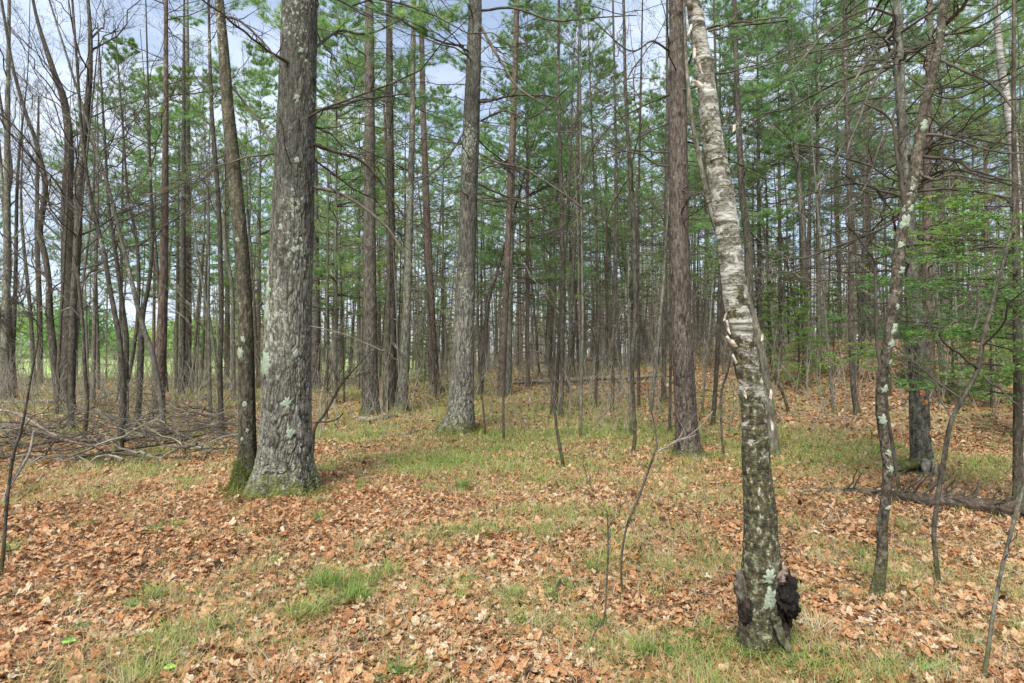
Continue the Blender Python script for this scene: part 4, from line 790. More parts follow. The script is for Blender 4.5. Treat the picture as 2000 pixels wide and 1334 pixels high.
def fill(n, pxr, Yr, kinds, label, group, nm='hardwood_tree', cat='tree', sc=(.7, 1.15), mats=('grey', 'dark', 'grey', 'pine', 'maple')):
    for q in range(n):
        Y = (r.uniform(Yr[0]**2, Yr[1]**2))**.5; px = r.uniform(*pxr); x, y = spot(px, Y)
        kd, s_ = kinds[r.integers(len(kinds))]; mm = mats[r.integers(len(mats))]; th = r.uniform(.5, 1.2)
        lb = '%s %s %s %s, %s' % ('thick' if th > 1.1 else 'slim' if th > .85 else 'very thin', {'grey': 'grey', 'dark': 'dark', 'pine': 'brown', 'maple': 'olive'}[mm], 'forking tree' if kd == 'hard' else 'whorled pole', 'far back' if Y > Yr[0]+.62*(Yr[1]-Yr[0]) else 'midway back', min(MARKS, key=lambda m_: abs(m_[0]-px))[1])
        rt_ = stock(nm, lb, cat, kd, s_, x, y, r.uniform(*sc), group, rot=r.uniform(0, 6.28), mat=mm, thick=th)
        rt_.rotation_euler[0] = r.normal(0, .05); rt_.rotation_euler[1] = r.normal(0, .05)
K = [('pole', 0), ('pole', 1), ('pole', 2), ('hard', 0), ('hard', 1), ('pole', 3)]
KH = [('hard', 0), ('hard', 1), ('hard', 2), ('hard', 3)]
fill(16, (-80, 500), (20, 36), KH+K[:2], 'slender bare tree standing before the sunny meadow on the left', 'slender trees before the meadow')
fill(36, (500, 1000), (25, 52), K, 'slender bare tree deep in the wood behind the left half', 'slender trees deep in the wood, left of centre')
fill(60, (1000, 1450), (22, 52), K, 'slender bare tree deep in the wood between the centre pine and the birch', 'slender trees deep in the wood, centre')
fill(52, (1450, 2150), (17, 44), K, 'slender bare tree on the rise to the right of the birch', 'slender trees on the rise at the right')
fill(30, (620, 1420), (14, 26), KH, '', 'slender trees of the middle ground, centre', sc=(.42, .75), mats=('grey', 'dark', 'maple'))
fill(22, (1380, 2100), (12, 24), KH, '', 'slender trees of the middle ground, right', sc=(.42, .75), mats=('grey', 'dark', 'maple'))
fill(14, (-60, 500), (14, 26), KH, '', 'slender trees of the middle ground, left', sc=(.5, .85), mats=('grey', 'dark', 'maple'))
# distant tree line beyond the meadow
TL = ['rounded light green tree beyond the meadow, at the left edge', 'dark round tree beyond the meadow seen past the winding maple', 'broad green tree beyond the meadow right of the thick grey maple', 'small light green tree beyond the meadow in line with the clump', 'light green tree beyond the meadow right of the red pine', 'yellowish shrub tree beyond the meadow left of the mottled maple', 'dark green tree furthest left beyond the meadow', 'low green tree beyond the meadow between clump and red pine']
def round_tree(px, Y, H, Wd, lb, s, nd):
    rr = np.random.default_rng(s); x, y = spot(px, Y); root = empty('meadow_tree', (x, y, gz(x, y)), lb, 'tree', 'trees beyond the meadow')
    W = np.array([[x, y, gz(x, y)-.2, .3], [x, y, gz(x, y)+H*.35, .2], [x+.2, y, gz(x, y)+H*.8, .08]]); V, Q, c, _ = trunk_mesh(np.vstack([W[:1], W]), 8, .6, .05, 0, s)
    MB().add(V, Q, .5, c).build('trunk', M['dark'], root, origin=(x, y, gz(x, y)))
    n = 26; d = nrm(rr.normal(0, 1, (n, 3))); cl = d*rr.uniform(.35, 1, (n, 1))*np.array([Wd*.45, Wd*.45, H*.38])+np.array([x, y, gz(x, y)+H*.56])
    idx = rr.integers(0, n, 2600); P0 = cl[idx]+rr.normal(0, 1, (2600, 3))*np.array([Wd*.11, Wd*.11, H*.07])
    mb = MB(); needles(mb, P0, nrm(rr.normal(0, 1, P0.shape)), 5, .42, .16, .9, 0, rr); mb.build('crown', M[nd], root, origin=(x, y, gz(x, y)))
for i_, (px, Y, H, Wd, nd) in enumerate([(20, 95, 11, 13, 'needle_pale'), (100, 120, 9, 11, 'needle'), (165, 75, 9.5, 9, 'needle'), (225, 140, 8, 12, 'needle_pale'), (345, 110, 8.5, 14, 'needle_pale'), (395, 62, 5.5, 9, 'needle_pale'), (-60, 100, 13, 14, 'needle'), (270, 120, 7, 12, 'needle')]):
    round_tree(px, Y, H, Wd, TL[i_], 300+i_, nd)
# far tree line as one mass + far-off wood
mb = MB(); r = np.random.default_rng(77)
n = 9000; px = r.uniform(-250, 700, n); Y = r.uniform(150, 230, n); x = (px-1000)/F*Y; top = 4.5+3*vn(px*.02, 0, 0, 3)+2*vn(px*.1, 0, 0, 4); z = r.uniform(0, 1, n)**.7*top
P0 = np.stack([x, Y, hgt(x, Y)+z], 1); needles(mb, P0, np.tile(UP, (n, 1)), 6, 1.1, .5, 1.2, 0, r)
tag(mb.build('distant_woods', M['needle_pale']), 'dark green line of far woods beyond the meadow', kind='stuff')
mb = MB(); n = 900; px = r.uniform(420, 2300, n); Y = r.uniform(48, 85, n); x = (px-1000)/F*Y; z0 = hgt(x, Y)
S0 = np.stack([x, Y, z0-.3], 1); Dd = nrm(np.stack([r.normal(0, .05, n), r.normal(0, .05, n), np.ones(n)], 1)); H = r.uniform(8, 17, n)
P = polyl(S0, Dd, H, 7, 0, .01, r); R0 = r.uniform(.06, .17, n)[:, None]*np.linspace(1, .2, 7)[None]; mb.add(*tubes(P, R0, 5), .5)
s, d, l, q = kids(P, H, R0, 16, .12, .97, .9, 1.5, .16, False, .1, r); P1 = polyl(s, d, l, 4, 0, .2, r); mb.add(*tubes(P1, np.maximum(q, .012)[:, None]*np.linspace(1, .4, 4)[None], 3), .5)
s, d, l, q = kids(P1, l, np.full((len(P1), 4), .015), 3, .3, .97, .5, 1.1, .5, False, .1, r); P2 = polyl(s, d, l, 3, 0, .2, r); mb.add(*tubes(P2, np.full((len(P2), 3), .008), 3), .5)
sel = (r.random(len(P1)) < .40); a, b_ = tuft_pts(P1[sel], 5, .2, 1, r); needles(mb, a, b_, 7, .28, .05, 1., 1, r)
tag(mb.build('distant_wood', [M['twig_grey'], M['needle_pale']]), 'grey brown mass of far trunks and twigs deep in the wood', kind='stuff')

# undergrowth of thin stems and twigs
mb = MB(); n = 5000; r = np.random.default_rng(31)
px = r.uniform(-150, 2200, n); Y = 11+r.uniform(0, 1, n)**.8*32; x = (px-1000)/F*Y
dn = fbm(x*.25, Y*.25, 0, 44, 2); keep = (dn > -.12) | (Y > 24) | (px < 450); x, Y = x[keep], Y[keep]; n = len(x)
H = r.uniform(.5, 2.2, n)*(1+.4*(Y > 22)); S0 = np.stack([x, Y, hgt(x, Y)-.05], 1); Dd = nrm(np.stack([r.normal(0, .25, n), r.normal(0, .25, n), np.ones(n)], 1))
P = polyl(S0, Dd, H, 6, 0, .12, r); R0 = (r.uniform(.004, .010, n)*(H/1.5))[:, None]*np.linspace(1, .3, 6)[None]; mb.add(*tubes(P, R0, 4), .5)
s, d, l, q = kids(P, H, R0, 5, .2, .97, .4, 1.0, .4, False, .2, r); P1 = polyl(s, d, l, 4, .05, .2, r); mb.add(*tubes(P1, np.maximum(q, .0035)[:, None]*np.linspace(1, .5, 4)[None], 3), .5)
tag(mb.build('undergrowth', M['stem_brown']), 'thin leafless undergrowth stems and twigs between the trees', kind='stuff')

# ------------------------------------------------------------------ fallen wood
def fallen(name, label, pts, mat, group=None, kidsn=0, up=.0, cat='log', k=14, lift=.6, upb=.4, z=None):
    """pts (px, py, w) each dropped on the ground"""
    W = []
    for (x, y, w_, *hh) in pts:
        g0 = ground_at(x, y + (hh[0] if hh else 0)); p = at(x, y, g0[1]) if hh else g0; rad = w_*.5/F*g0[1]; W.append([p[0], p[1], (p[2] if hh else p[2]+rad*lift), rad])
    W = np.array(W); c = W[:, :3].mean(0); foot = (c[0], c[1], gz(c[0], c[1])); r_ = np.random.default_rng(abs(hash(label)) % 1 + int(pts[0][0]*7+pts[0][1]))
    L_ = np.linalg.norm(W[-1, :3]-W[0, :3]); Q = crom(W, max(12, int(L_/.08))); Q[:, :3] += np.cumsum(r_.normal(0, .004, (len(Q), 3)), 0); Q[:, 3] *= 1+.12*vn(np.arange(len(Q))*.4, 0, 0, 3)
    ro = empty(name, foot, label, cat, group); mb = MB(); P = Q[None, :, :3]; V, F4 = tubes(P, Q[None, :, 3], k); mb.add(V, F4)
    for e, i_ in ((0, 0), (len(Q)-1, len(V)-k)):
        mb.add(np.vstack([V[i_:i_+k], Q[e, :3][None]]), np.array([[a, (a+1) % k, k] for a in range(k)]))
    mb.build('stem', M[mat], ro, origin=foot)
    if kidsn:
        s, d, l, q = kids(P, np.array([L_]), Q[None, :, 3], kidsn, .1, .98, .5, 1.2, .28, False, upb, r_); P1 = polyl(s, d, l, 6, -.1, .16, r_)
        P1[..., 2] = np.maximum(P1[..., 2], hgt(P1[..., 0], P1[..., 1])+.01); R1 = np.clip(q, .004, .013)[:, None]*np.linspace(1, .25, 6)[None]
        s, d, l, q = kids(P1, l, R1, 4, .2, .97, .4, 1.1, .5, False, .05, r_); P2 = polyl(s, d, l, 4, 0, .2, r_); q = np.minimum(q, .006)
        for i_ in range(len(P1)):
            mb = MB(); mb.add(*tubes(P1[i_:i_+1], R1[i_:i_+1], 5)); sl = slice(i_*4, i_*4+4); mb.add(*tubes(P2[sl], np.maximum(q[sl], .002)[:, None]*np.linspace(1, .4, 4)[None], 3)); mb.build('branch', M['twig'], ro, origin=foot)
    return ro
fallen('fallen_log', 'long fallen log lying across the clearing behind the slim poles', [(1004, 755, 7), (1100, 753, 9), (1180, 750, 10), (1240, 746, 9), (1300, 741, 6)], 'log', kidsn=4, lift=2.0)
fallen('fallen_log', 'second thinner fallen log lying further back towards the rise', [(1000, 716, 6), (1100, 714, 7), (1200, 708, 7), (1290, 702, 5)], 'log', kidsn=3, lift=2.5)
fallen('fallen_log', 'fallen pole just in front of the long log', [(1110, 762, 4), (1150, 758, 4), (1180, 753, 3)], 'log')
fallen('fallen_log', 'long dark dead tree lying along the ground at the right edge with brushy twigs', [(1570, 958, 7), (1640, 964, 12), (1720, 975, 17), (1800, 990, 23), (1880, 998, 27), (1960, 1010, 32), (2060, 1016, 34)], 'logdark', kidsn=60, upb=.25, lift=1.0)
fallen('fallen_log', 'pale broken branch end at the left tip of the dead tree lying at the right', [(1538, 962, 7), (1570, 962, 6), (1640, 955, 3), (1700, 952, 2)], 'log', kidsn=2, cat='branch')
fallen('fallen_log', 'fallen log crossing the ground on the far left behind the maples', [(-20, 790, 8), (80, 788, 8), (160, 784, 7), (260, 780, 6)], 'log', kidsn=4)
fallen('fallen_log', 'thin fallen log behind the red pine', [(160, 772, 5), (260, 768, 5), (400, 772, 4), (460, 774, 3)], 'log', kidsn=3)
fallen('fallen_log', 'mossy rotten log at the foot of the dark straight pine', [(700, 824, 14), (735, 822, 9), (775, 815, 6)], 'log')
fallen('fallen_branch', 'grey stick lying in the grass between the dark straight pine and the centre pine', [(738, 856, 4), (790, 850, 6), (824, 845, 5)], 'log', kidsn=2, cat='branch')
fallen('fallen_branch', 'small dark stick lying in front of the centre pine', [(880, 845, 3), (905, 850, 3), (925, 856, 2)], 'log', cat='branch')
fallen('fallen_branch', 'bleached stick lying beside the foot of the massive grey pine', [(468, 1012, 4), (500, 996, 6), (540, 975, 7)], 'log', cat='branch')
fallen('fallen_branch', 'second thin stick propped on the foot of the massive grey pine', [(492, 1006, 3), (530, 985, 4), (580, 962, 3)], 'log', cat='branch')
fallen('fallen_branch', 'straight bleached stick on the leaves, lower left', [(205, 1052, 5), (270, 1042, 6), (330, 1030, 6), (352, 1028, 4)], 'log', cat='branch')
fallen('fallen_branch', 'forked grey branch lying across leaves at the bottom right', [(1690, 1200, 9), (1692, 1225, 10), (1720, 1252, 5), (1765, 1285, 7), (1790, 1320, 10), (1797, 1345, 9)], 'log', cat='branch')
fallen('fallen_branch', 'short brown stick right of the forked grey branch', [(1788, 1238, 6), (1805, 1262, 7), (1820, 1290, 5)], 'log', cat='branch')
fallen('fallen_branch', 'thin curved twig lying on the grass tuft, centre left foreground', [(620, 1130, 3), (690, 1115, 4), (735, 1135, 5), (760, 1165, 5), (778, 1200, 4)], 'log', cat='branch')
fallen('fallen_branch', 'broken dead branch heap behind the thin foreground sapling, in mid clearing', [(1160, 886, 4), (1185, 880, 4), (1212, 870, 3)], 'log', kidsn=6, cat='branch')
fallen('fallen_branch', 'small grey stick lying on the rise right of the birch', [(1572, 872, 4), (1590, 868, 4), (1600, 864, 3)], 'log', cat='branch')
fallen('fallen_branch', 'pale snapped branch leaning over the ground left of the mottled maple', [(396, 782, 5), (430, 770, 5), (455, 745, 4)], 'log', cat='branch')
BP = [
 ('thick grey branch heading the brush pile from the left edge', [(-10, 832, 7, 40), (60, 838, 7, 50), (130, 858, 6, 45), (200, 872, 4, 40)], 3),
 ('long branch along the front of the brush pile', [(20, 905, 7), (120, 898, 8), (220, 892, 8), (330, 886, 7), (420, 880, 5), (470, 872, 3)], 12),
 ('branch curving over the middle of the brush pile', [(130, 915, 6), (160, 895, 6, 6), (230, 880, 5, 16), (330, 868, 4, 12), (400, 850, 3, 16), (440, 835, 2, 20)], 9),
 ('high branch reaching right out of the brush pile', [(60, 870, 6, 20), (140, 860, 7, 25), (215, 862, 6, 20), (300, 850, 4, 20), (380, 838, 3, 20)], 8),
 ('bleached branch sloping down at the left of the brush pile', [(-10, 800, 5, 70), (40, 812, 5, 60), (90, 840, 5, 40), (130, 862, 4, 30)], 4),
 ('dark branch low in the brush pile under the multi stemmed clump', [(180, 905, 9), (250, 908, 9), (330, 900, 7), (400, 893, 5)], 8),
 ('branch at the back of the brush pile near the thin maple stems', [(150, 850, 6), (260, 855, 6), (360, 850, 5), (450, 842, 4)], 8),
 ('bent branch at the left foot of the brush pile', [(0, 990, 6), (20, 940, 6, 30), (45, 900, 5, 40), (60, 850, 4, 70)], 4),
]
for lb, pts, kn in BP: fallen('fallen_branch', lb, pts, 'log' if 'bleached' in lb or 'bent' in lb else 'logdark', 'branches of the brush pile', kidsn=kn, cat='branch', k=10)
r = np.random.default_rng(9)
for q in range(115):
    px = r.uniform(-30, 460); py = r.uniform(828, 905)+ (8 if px < 150 else 0); g0 = ground_at(px, py); a_ = r.normal(0, .45)+(math.pi if r.random() < .5 else 0)
    L_ = r.uniform(.8, 2.2); d_ = np.array([[math.cos(a_), math.sin(a_)*.7, r.uniform(-.02, .22)]]); S0 = np.array([[g0[0], g0[1], g0[2]+r.uniform(.02, .42)]])
    mb = MB(); branch_system(mb, S0-d_*L_*.5, d_, np.array([L_]), np.array([r.uniform(.009, .022)]), 'shrub', r, .5)
    for v_ in mb.v: v_[:, 2] = np.maximum(v_[:, 2], hgt(v_[:, 0], v_[:, 1])+.005)
    o = mb.build('fallen_branch', M[['twig', 'twig_grey', 'twig_dark'][q % 3]], None, origin=tuple(g0), loc=tuple(g0)); tag(o, '%s %s twiggy brush pile branch, %s' % (['brown', 'grey', 'blackish'][q % 3], 'long' if L_ > 1.5 else 'short', 'by the left edge' if px < 70 else 'under the winding maple' if px < 140 else 'before the thin maple stems' if px < 210 else 'under the clump' if px < 290 else 'under the red pine' if px < 350 else 'at its right end')+(' at back' if py < 868 else ' at front'), 'branch', 'twiggy branches tangled in the brush pile')

# ------------------------------------------------------------------ leaf litter, grass, needles on the ground
def leaf_tpl(kind, seed, n=14):
    rr = np.random.default_rng(seed); th = np.linspace(0, 2*math.pi, n, endpoint=False)
    if kind == 'oak': rad = .36*(1+.28*np.cos(th*5+.4)); xy = np.stack([np.cos(th)*rad*1.45, np.sin(th)*rad*.95], 1)
    elif kind == 'maple': rad = .42*(1+.38*np.abs(np.cos(th*2.5))**1.4-.18); xy = np.stack([np.cos(th)*rad*1.1, np.sin(th)*rad*1.1], 1)
    elif kind == 'oval': xy = np.stack([np.cos(th)*.5, np.sin(th)*.27*(1-.3*np.cos(th))], 1)
    else: xy = np.stack([np.cos(th)*.42, np.sin(th)*.3], 1)*rr.uniform(.75, 1.15, (n, 1))
    xy = xy*rr.uniform(.88, 1.12, (n, 1)); V = np.vstack([np.hstack([xy, np.zeros((n, 1))]), [[0, 0, 0]]])
    c1, c2 = rr.uniform(-1.2, 1.5), rr.uniform(-.8, 1.0)
    V[:, 2] = c1*V[:, 1]**2*1.6+c2*V[:, 0]**2*.9+.16*V[:, 0]*V[:, 1]*rr.normal()*2+rr.normal(0, .03, n+1)-.03; V[-1, 2] -= .04
    return V, np.array([[a, (a+1) % n, n] for a in range(n)])
gp = [ground_at(*q) for q in ((850, 905), (920, 920), (1150, 835), (1090, 800), (1250, 850), (650, 850), (740, 820), (880, 800), (1620, 880), (1700, 880), (1850, 905), (1950, 920), (640, 1150), (760, 1130), (690, 1190), (560, 1200), (620, 1260), (1200, 1260), (260, 920), (200, 905), (1000, 870), (1150, 1020), (300, 1320), (430, 1230), (1430, 1290), (1560, 900), (1350, 1120), (1080, 950), (900, 1150), (1290, 1000))]
gw = [(.9, 1.), (.6, .9), (1.6, .9), (1.6, .7), (1.3, .7), (1.1, .8), (1.5, .7), (1.4, .5), (1.1, .8), (.9, .8), (.8, .7), (.9, .7), (.22, .5), (.2, .5), (.18, .5), (.2, .4), (.2, .4), (.2, .5), (1.0, .5), (.8, .5), (1.3, .5), (.35, .5), (.3, .6), (.25, .7), (.2, .9), (.7, .6), (.4, .6), (.6, .5), (.35, .5), (.4, .5)]
def gmask(x, y):
    g_ = .42+.42*fbm(x*.7, y*.7, 0, 71, 3)+.42*vn(x*3.1, y*3.1, 0, 72)+.22*vn(x*7, y*7, 0, 73)
    g_ = g_+.28*sst(9, 13, y)*sst(3, -2, x)+.12*np.exp(-((x-.6)**2+(y-4.4)**2)/4.0)-.2*np.exp(-((x+1.4)**2+(y-3.4)**2)/.8)
    g_ = g_+.22*sst(6, 8.5, y)*sst(-3, -1, x)*sst(6, 4, x)*sst(22, 15, y)
    for (p_, (rad, am)) in zip(gp, gw): g_ = g_+am*.55*np.exp(-(((x-p_[0])**2+(y-p_[1])**2)/(rad*rad)))
    for f_ in (fA, ): g_ = g_-.5*np.exp(-(((x-f_[0]-.5)**2+(y-f_[1]+.6)**2)/1.6))
    g_ = g_-.35*np.exp(-((x+3.3)**2+(y-5.0)**2)/3.0)-.3*sst(6, 10, x)*sst(9, 12, y)
    return np.clip(g_, 0, 1)
def scat(n, y0, y1, pw=2.0, side=1.06, r=rng):
    y = (r.uniform(y0**pw, y1**pw, n))**(1/pw); x = r.uniform(-1, 1, n)*(side*y+.6); return x, y
def leaves(mb, n, y0, y1, s0, s1, kinds, nv, r, thin=.7):
    x, y = scat(n, y0, y1, r=r); gm = gmask(x, y); keep = r.random(n) > gm*thin; x, y, gm = x[keep], y[keep], gm[keep]; n = len(x)
    kid = r.integers(0, len(kinds), n)
    for k_, (kn, sd_) in enumerate(kinds):
        V, T = leaf_tpl(kn, sd_, nv); s_ = kid == k_; m_ = s_.sum()
        if not m_: continue
        a = r.uniform(0, 6.283, m_); tx = np.clip(r.normal(0, .33, m_), -.95, .95); ty = np.clip(r.normal(0, .33, m_), -.95, .95); sz = r.uniform(s0, s1, m_)*(.7+.5*r.random(m_))
        ca, sa = np.cos(a)[:, None], np.sin(a)[:, None]
        flip = r.choice([-1, 1], m_)[:, None]
        X = V[None, :, 0]*ca-V[None, :, 1]*sa; Y_ = V[None, :, 0]*sa+V[None, :, 1]*ca; Z = V[None, :, 2]*flip+X*np.tan(tx)[:, None]+Y_*np.tan(ty)[:, None]
        xs, ys = x[s_][:, None]+X*sz[:, None], y[s_][:, None]+Y_*sz[:, None]
        zs = hgt(x[s_], y[s_])[:, None]+Z*sz[:, None]+(r.random(m_)**1.5*.035)[:, None]+.006
        rn = np.clip(r.normal(.52, .24, m_)+.10*vn(x[s_]*.9, y[s_]*.9, 0, 81), 0, 1)
        mb.add(np.stack([xs, ys, zs], -1).reshape(-1, 3), (T[None]+(np.arange(m_)*(nv+1))[:, None, None]).reshape(-1, 3), np.repeat(rn, nv+1))
r = np.random.default_rng(101); mb = MB()
KL = [('oak', 1), ('oak', 2), ('maple', 3), ('oval', 4), ('frag', 5), ('frag', 6), ('oak', 7), ('maple', 8), ('oval', 9)]
leaves(mb, 46000, 2.2, 5.5, .026, .072, KL, 16, r)
KF = [('frag', 21), ('frag', 22), ('oval', 23), ('frag', 24)]
leaves(mb, 60000, 2.2, 6, .008, .028, KF, 5, r, .3); leaves(mb, 60000, 5.5, 14, .012, .035, KF, 4, r, .3)
leaves(mb, 95000, 5.0, 11, .034, .070, KL, 9, r)
leaves(mb, 80000, 10.5, 24, .055, .10, KL, 5, r)
leaves(mb, 40000, 23, 46, .10, .17, KL, 4, r)
tag(mb.build('leaf_litter', M['leaf'], smooth=False), 'dry tan and orange oak and maple leaves covering the ground', kind='stuff')
def blades(mb, x, y, ln, wd, rn, r, segs=3, lean=.7, z0=0.):
    n = len(x); a = r.uniform(0, 6.283, n); d = np.stack([np.cos(a), np.sin(a)], 1); ll = ln*r.uniform(.5, 1.2, n); le = r.uniform(.15, 1, n)*lean
    t = np.linspace(0, 1, segs+1); hx = le[:, None]*(t+.9*t**2)[None]*ll[:, None]; hz = ll[:, None]*(t-.42*(le[:, None])*t**2)
    s = np.stack([-d[:, 1], d[:, 0]], 1); wv = wd*(1-t**2)*.5+.0002; b0 = hgt(x, y)+z0
    cx = x[:, None]+d[:, :1]*hx; cy = y[:, None]+d[:, 1:]*hx; cz = b0[:, None]+hz
    A_ = np.stack([cx-s[:, :1]*wv, cy-s[:, 1:]*wv, cz], -1); B_ = np.stack([cx+s[:, :1]*wv, cy+s[:, 1:]*wv, cz], -1)
    V = np.stack([A_, B_], 2).reshape(-1, 3); base = (np.arange(n)*(segs+1)*2)[:, None]; j = (np.arange(segs)*2)[None]
    mb.add(V, np.stack([base+j, base+j+1, base+j+3, base+j+2], -1).reshape(-1, 4), np.repeat(rn, (segs+1)*2))
r = np.random.default_rng(202); mb = MB()
for (nt_, y0, y1, per, ln, wd, sp) in ((11000, 2.2, 5.5, 12, .085, .003, .045), (17000, 5, 12, 9, .09, .0055, .06), (20000, 11, 26, 6, .12, .010, .09), (9000, 24, 45, 5, .18, .022, .15)):
    x, y = scat(nt_, y0, y1, r=r); gm = gmask(x, y); k_ = r.random(nt_) < gm**1.4*1.2+.13; x, y, gm = x[k_], y[k_], gm[k_]
    X = np.repeat(x, per)+r.normal(0, sp, len(x)*per); Y_ = np.repeat(y, per)+r.normal(0, sp, len(x)*per); G_ = np.repeat(gm, per)
    rn = np.clip(.88-.52*G_+np.repeat(r.normal(0, .13, len(x)), per)+r.normal(0, .14, len(X)), 0, 1)
    blades(mb, X, Y_, ln*(.7+.6*G_), wd, rn, r, lean=.9)
for q_, (px, py, n_, rad, ln, rr_) in enumerate([(640, 1150, 260, .13, .17, .22), (690, 1180, 200, .10, .17, .2), (600, 1210, 180, .12, .15, .3), (760, 1130, 120, .08, .14, .3), (905, 955, 160, .10, .13, .1), (1160, 1120, 90, .06, .12, .15), (1255, 1285, 140, .06, .10, .15), (850, 910, 600, .5, .13, .33), (900, 900, 400, .4, .12, .35), (1170, 1235, 80, .04, .12, .12), (1450, 1285, 160, .10, .08, .3), (620, 985, 120, .10, .12, .6), (1595, 1245, 80, .06, .14, .8), (1000, 1170, 90, .06, .1, .3), (430, 1235, 100, .07, .1, .4), (300, 1330, 150, .12, .1, .4), (1590, 1100, 160, .12, .09, .6), (1560, 1160, 60, .05, .1, .5), (1085, 1010, 110, .1, .1, .5), (480, 1050, 120, .12, .1, .5), (1300, 1060, 160, .2, .1, .6), (1800, 1075, 60, .07, .1, .4)]):
    g0 = ground_at(px, py); a_ = r.uniform(0, 6.28, n_); rd = rad*r.random(n_)**.6; blades(mb, g0[0]+np.cos(a_)*rd, g0[1]+np.sin(a_)*rd, ln, .004, np.clip(r.normal(rr_, .13, n_), 0, 1), r, 4, 1.0)
tx_, ty_ = scat(170, 2.4, 12, 1.6, r=r)
for x_, y_ in zip(tx_, ty_):
    n_ = int(r.uniform(25, 80)); a_ = r.uniform(0, 6.28, n_); rd = r.uniform(.02, .07)*r.random(n_)**.6
    blades(mb, x_+np.cos(a_)*rd, y_+np.sin(a_)*rd, r.uniform(.07, .15), .004, np.clip(r.normal(r.choice([.12, .25, .4, .65]), .12, n_), 0, 1), r, 4, 1.1)
tag(mb.build('grass', M['grass'], smooth=False), 'green and straw coloured grass growing through the leaves', kind='stuff')
# fallen needles and straw
r = np.random.default_rng(303); mb = MB()
def lyingneedles(n, x, y, ln, wd, rn0, h=.035):
    a = r.uniform(0, 6.283, n); d = np.stack([np.cos(a), np.sin(a), r.normal(0, .18, n)], 1)*(ln*r.uniform(.5, 1.2, n))[:, None]; s = np.stack([-np.sin(a), np.cos(a), np.zeros(n)], 1)*wd*.5
    b0 = np.stack([x, y, hgt(x, y)+.008+r.random(n)*h], 1); V = np.stack([b0-s, b0+s, b0+d+s*.3, b0+d-s*.3], 1).reshape(-1, 3)
    mb.add(V, np.arange(n*4).reshape(-1, 4), np.repeat(np.clip(r.normal(rn0, .2, n), 0, 1), 4))
x, y = scat(110000, 2.2, 8, r=r); lyingneedles(len(x), x, y, .085, .0025, .7, .05)
x, y = scat(80000, 7, 18, r=r); lyingneedles(len(x), x, y, .11, .0055, .62, .05)
for f_, n_, sp, rr_ in ((fA, 9000, .9, .3), (fC, 7000, 1.0, .3), (fD, 6000, .8, .35), (fBi, 1500, .3, .35), (fW, 1200, .6, .4)):
    x = f_[0]+r.normal(0, sp, n_); y = f_[1]-.3+r.normal(0, sp*.8, n_); lyingneedles(n_, x, y, .085, .003, rr_, .045)
tag(mb.build('needle_litter', M['straw'], smooth=False), 'fallen orange pine needles and straw on the leaves', kind='stuff')
# moss skirts at tree feet
mb = MB()
for f_, rad, hh, n_ in ((fA, .37, .30, 9000), (fB, .17, .45, 3500), (fC, .36, .24, 5000), (fD, .24, .16, 2500), (fBi, .13, .10, 1500), (fW, .18, .2, 2000)):
    a_ = r.uniform(0, 6.283, n_); z_ = r.random(n_)**1.8*hh*(.7+.6*vn(np.cos(a_)*2, np.sin(a_)*2, 0, 5)); R_ = rad*(1+.0*a_)*(1-.35*z_/hh)+r.normal(0, .012, n_)
    P0 = np.stack([f_[0]+R_*np.cos(a_), f_[1]+R_*np.sin(a_), f_[2]+np.maximum(z_, 0)], 1); needles(mb, P0, nrm(np.stack([np.cos(a_), np.sin(a_), .6+0*a_], 1)), 3, .022, .006, .8, 0, r)
    a_ = r.uniform(0, 6.283, n_//2); R_ = rad+np.abs(r.normal(0, .09, n_//2))*(1+.8*np.sin(a_*3+rad*40)); X_, Y_ = f_[0]+R_*np.cos(a_), f_[1]+R_*np.sin(a_); needles(mb, np.stack([X_, Y_, hgt(X_, Y_)+.012+r.random(n_//2)*.03], 1), np.tile(UP, (n_//2, 1)), 3, .026, .007, 1., 0, r)
tag(mb.build('moss', M['mossy']), 'dark green moss collaring the feet of the bigger trees', kind='stuff')
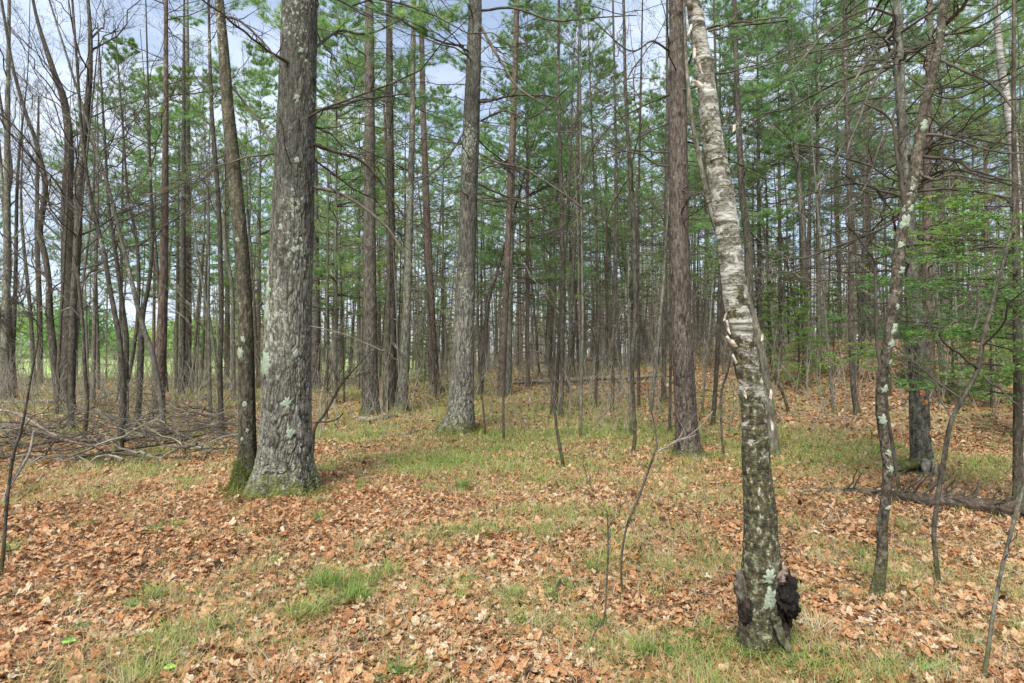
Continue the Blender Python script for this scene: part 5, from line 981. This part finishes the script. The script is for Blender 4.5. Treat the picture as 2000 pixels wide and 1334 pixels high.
# small single things on the ground
def sprig(px, py, s, lb):
    g0 = ground_at(px, py); mb = MB(); S0 = np.tile(g0+np.array([0, 0, .03]), (16, 1)); a_ = r.uniform(-1.2, 1.2)
    d = np.array([[math.cos(a_), math.sin(a_)*.5, .1]]); P = polyl(S0[:1], d, np.array([s*1.3]), 5, 0, .1, r); mb.add(*tubes(P, np.full((1, 5), .002), 5))
    a, b_ = tuft_pts(P, 12, 0, 1, r); needles(mb, a, nrm(b_+.2*UP), 12, s, .0028, .8, 1, r)
    tag(mb.build('pine_sprig', [M['twig'], M['needle']], None, origin=tuple(g0), loc=tuple(g0)), lb, 'sprig', 'fresh pine sprigs on the ground')
sprig(238, 1190, .085, 'fresh blue green pine sprig on the leaves, lower left'); sprig(140, 1235, .06, 'smaller pine sprig nearest the round green leaf'); sprig(692, 955, .09, 'dark pine sprig on the leaves right of the massive pine'); sprig(1795, 1325, .12, 'green pine sprig at the tip of the forked branch, bottom right'); sprig(120, 1265, .05, 'tiny pine sprig beside the round green leaf at the left')
m, t, b, o = newmat('green_leaf'); b.inputs['Base Color'].default_value = (.25, .48, .08, 1); b.inputs['Roughness'].default_value = .5
def greenleaf(px, py, s, lb):
    g0 = ground_at(px, py); V, T = leaf_tpl('oval', 4, 24); V = V*s; V[:, 1] *= 1.5; V2 = V.copy(); V2[:, 2] -= .0008
    tag(MB().add(V+g0+[0, 0, .045], T).add(V2+g0+[0, 0, .045], T[:, ::-1]).build('green_leaf', m, None, origin=tuple(g0), loc=tuple(g0)), lb, 'leaf')
greenleaf(136, 1270, .065, 'small round bright green leaf among the dry leaves, lower left'); greenleaf(333, 1322, .06, 'bright green leaf at the bottom edge among the dry leaves')

# look-alikes that still share a label are told apart by their order across the view
from collections import defaultdict
dd_ = defaultdict(list)
for o in S.objects:
    if o.parent is None and 'label' in o.keys(): dd_[o['label']].append(o)
for lb, os_ in dd_.items():
    n = len(os_)
    if 2 <= n <= 7:
        os_.sort(key=lambda o: o.location.x/max(o.location.y, .1))
        names = ['leftmost'] + [w_+' from left' for w_ in ('second', 'third', 'fourth', 'fifth', 'sixth')][:n-2] + ['rightmost']
        for o, nm in zip(os_, names):
            if len((nm+' '+lb).split()) <= 16: o['label'] = nm+' '+lb
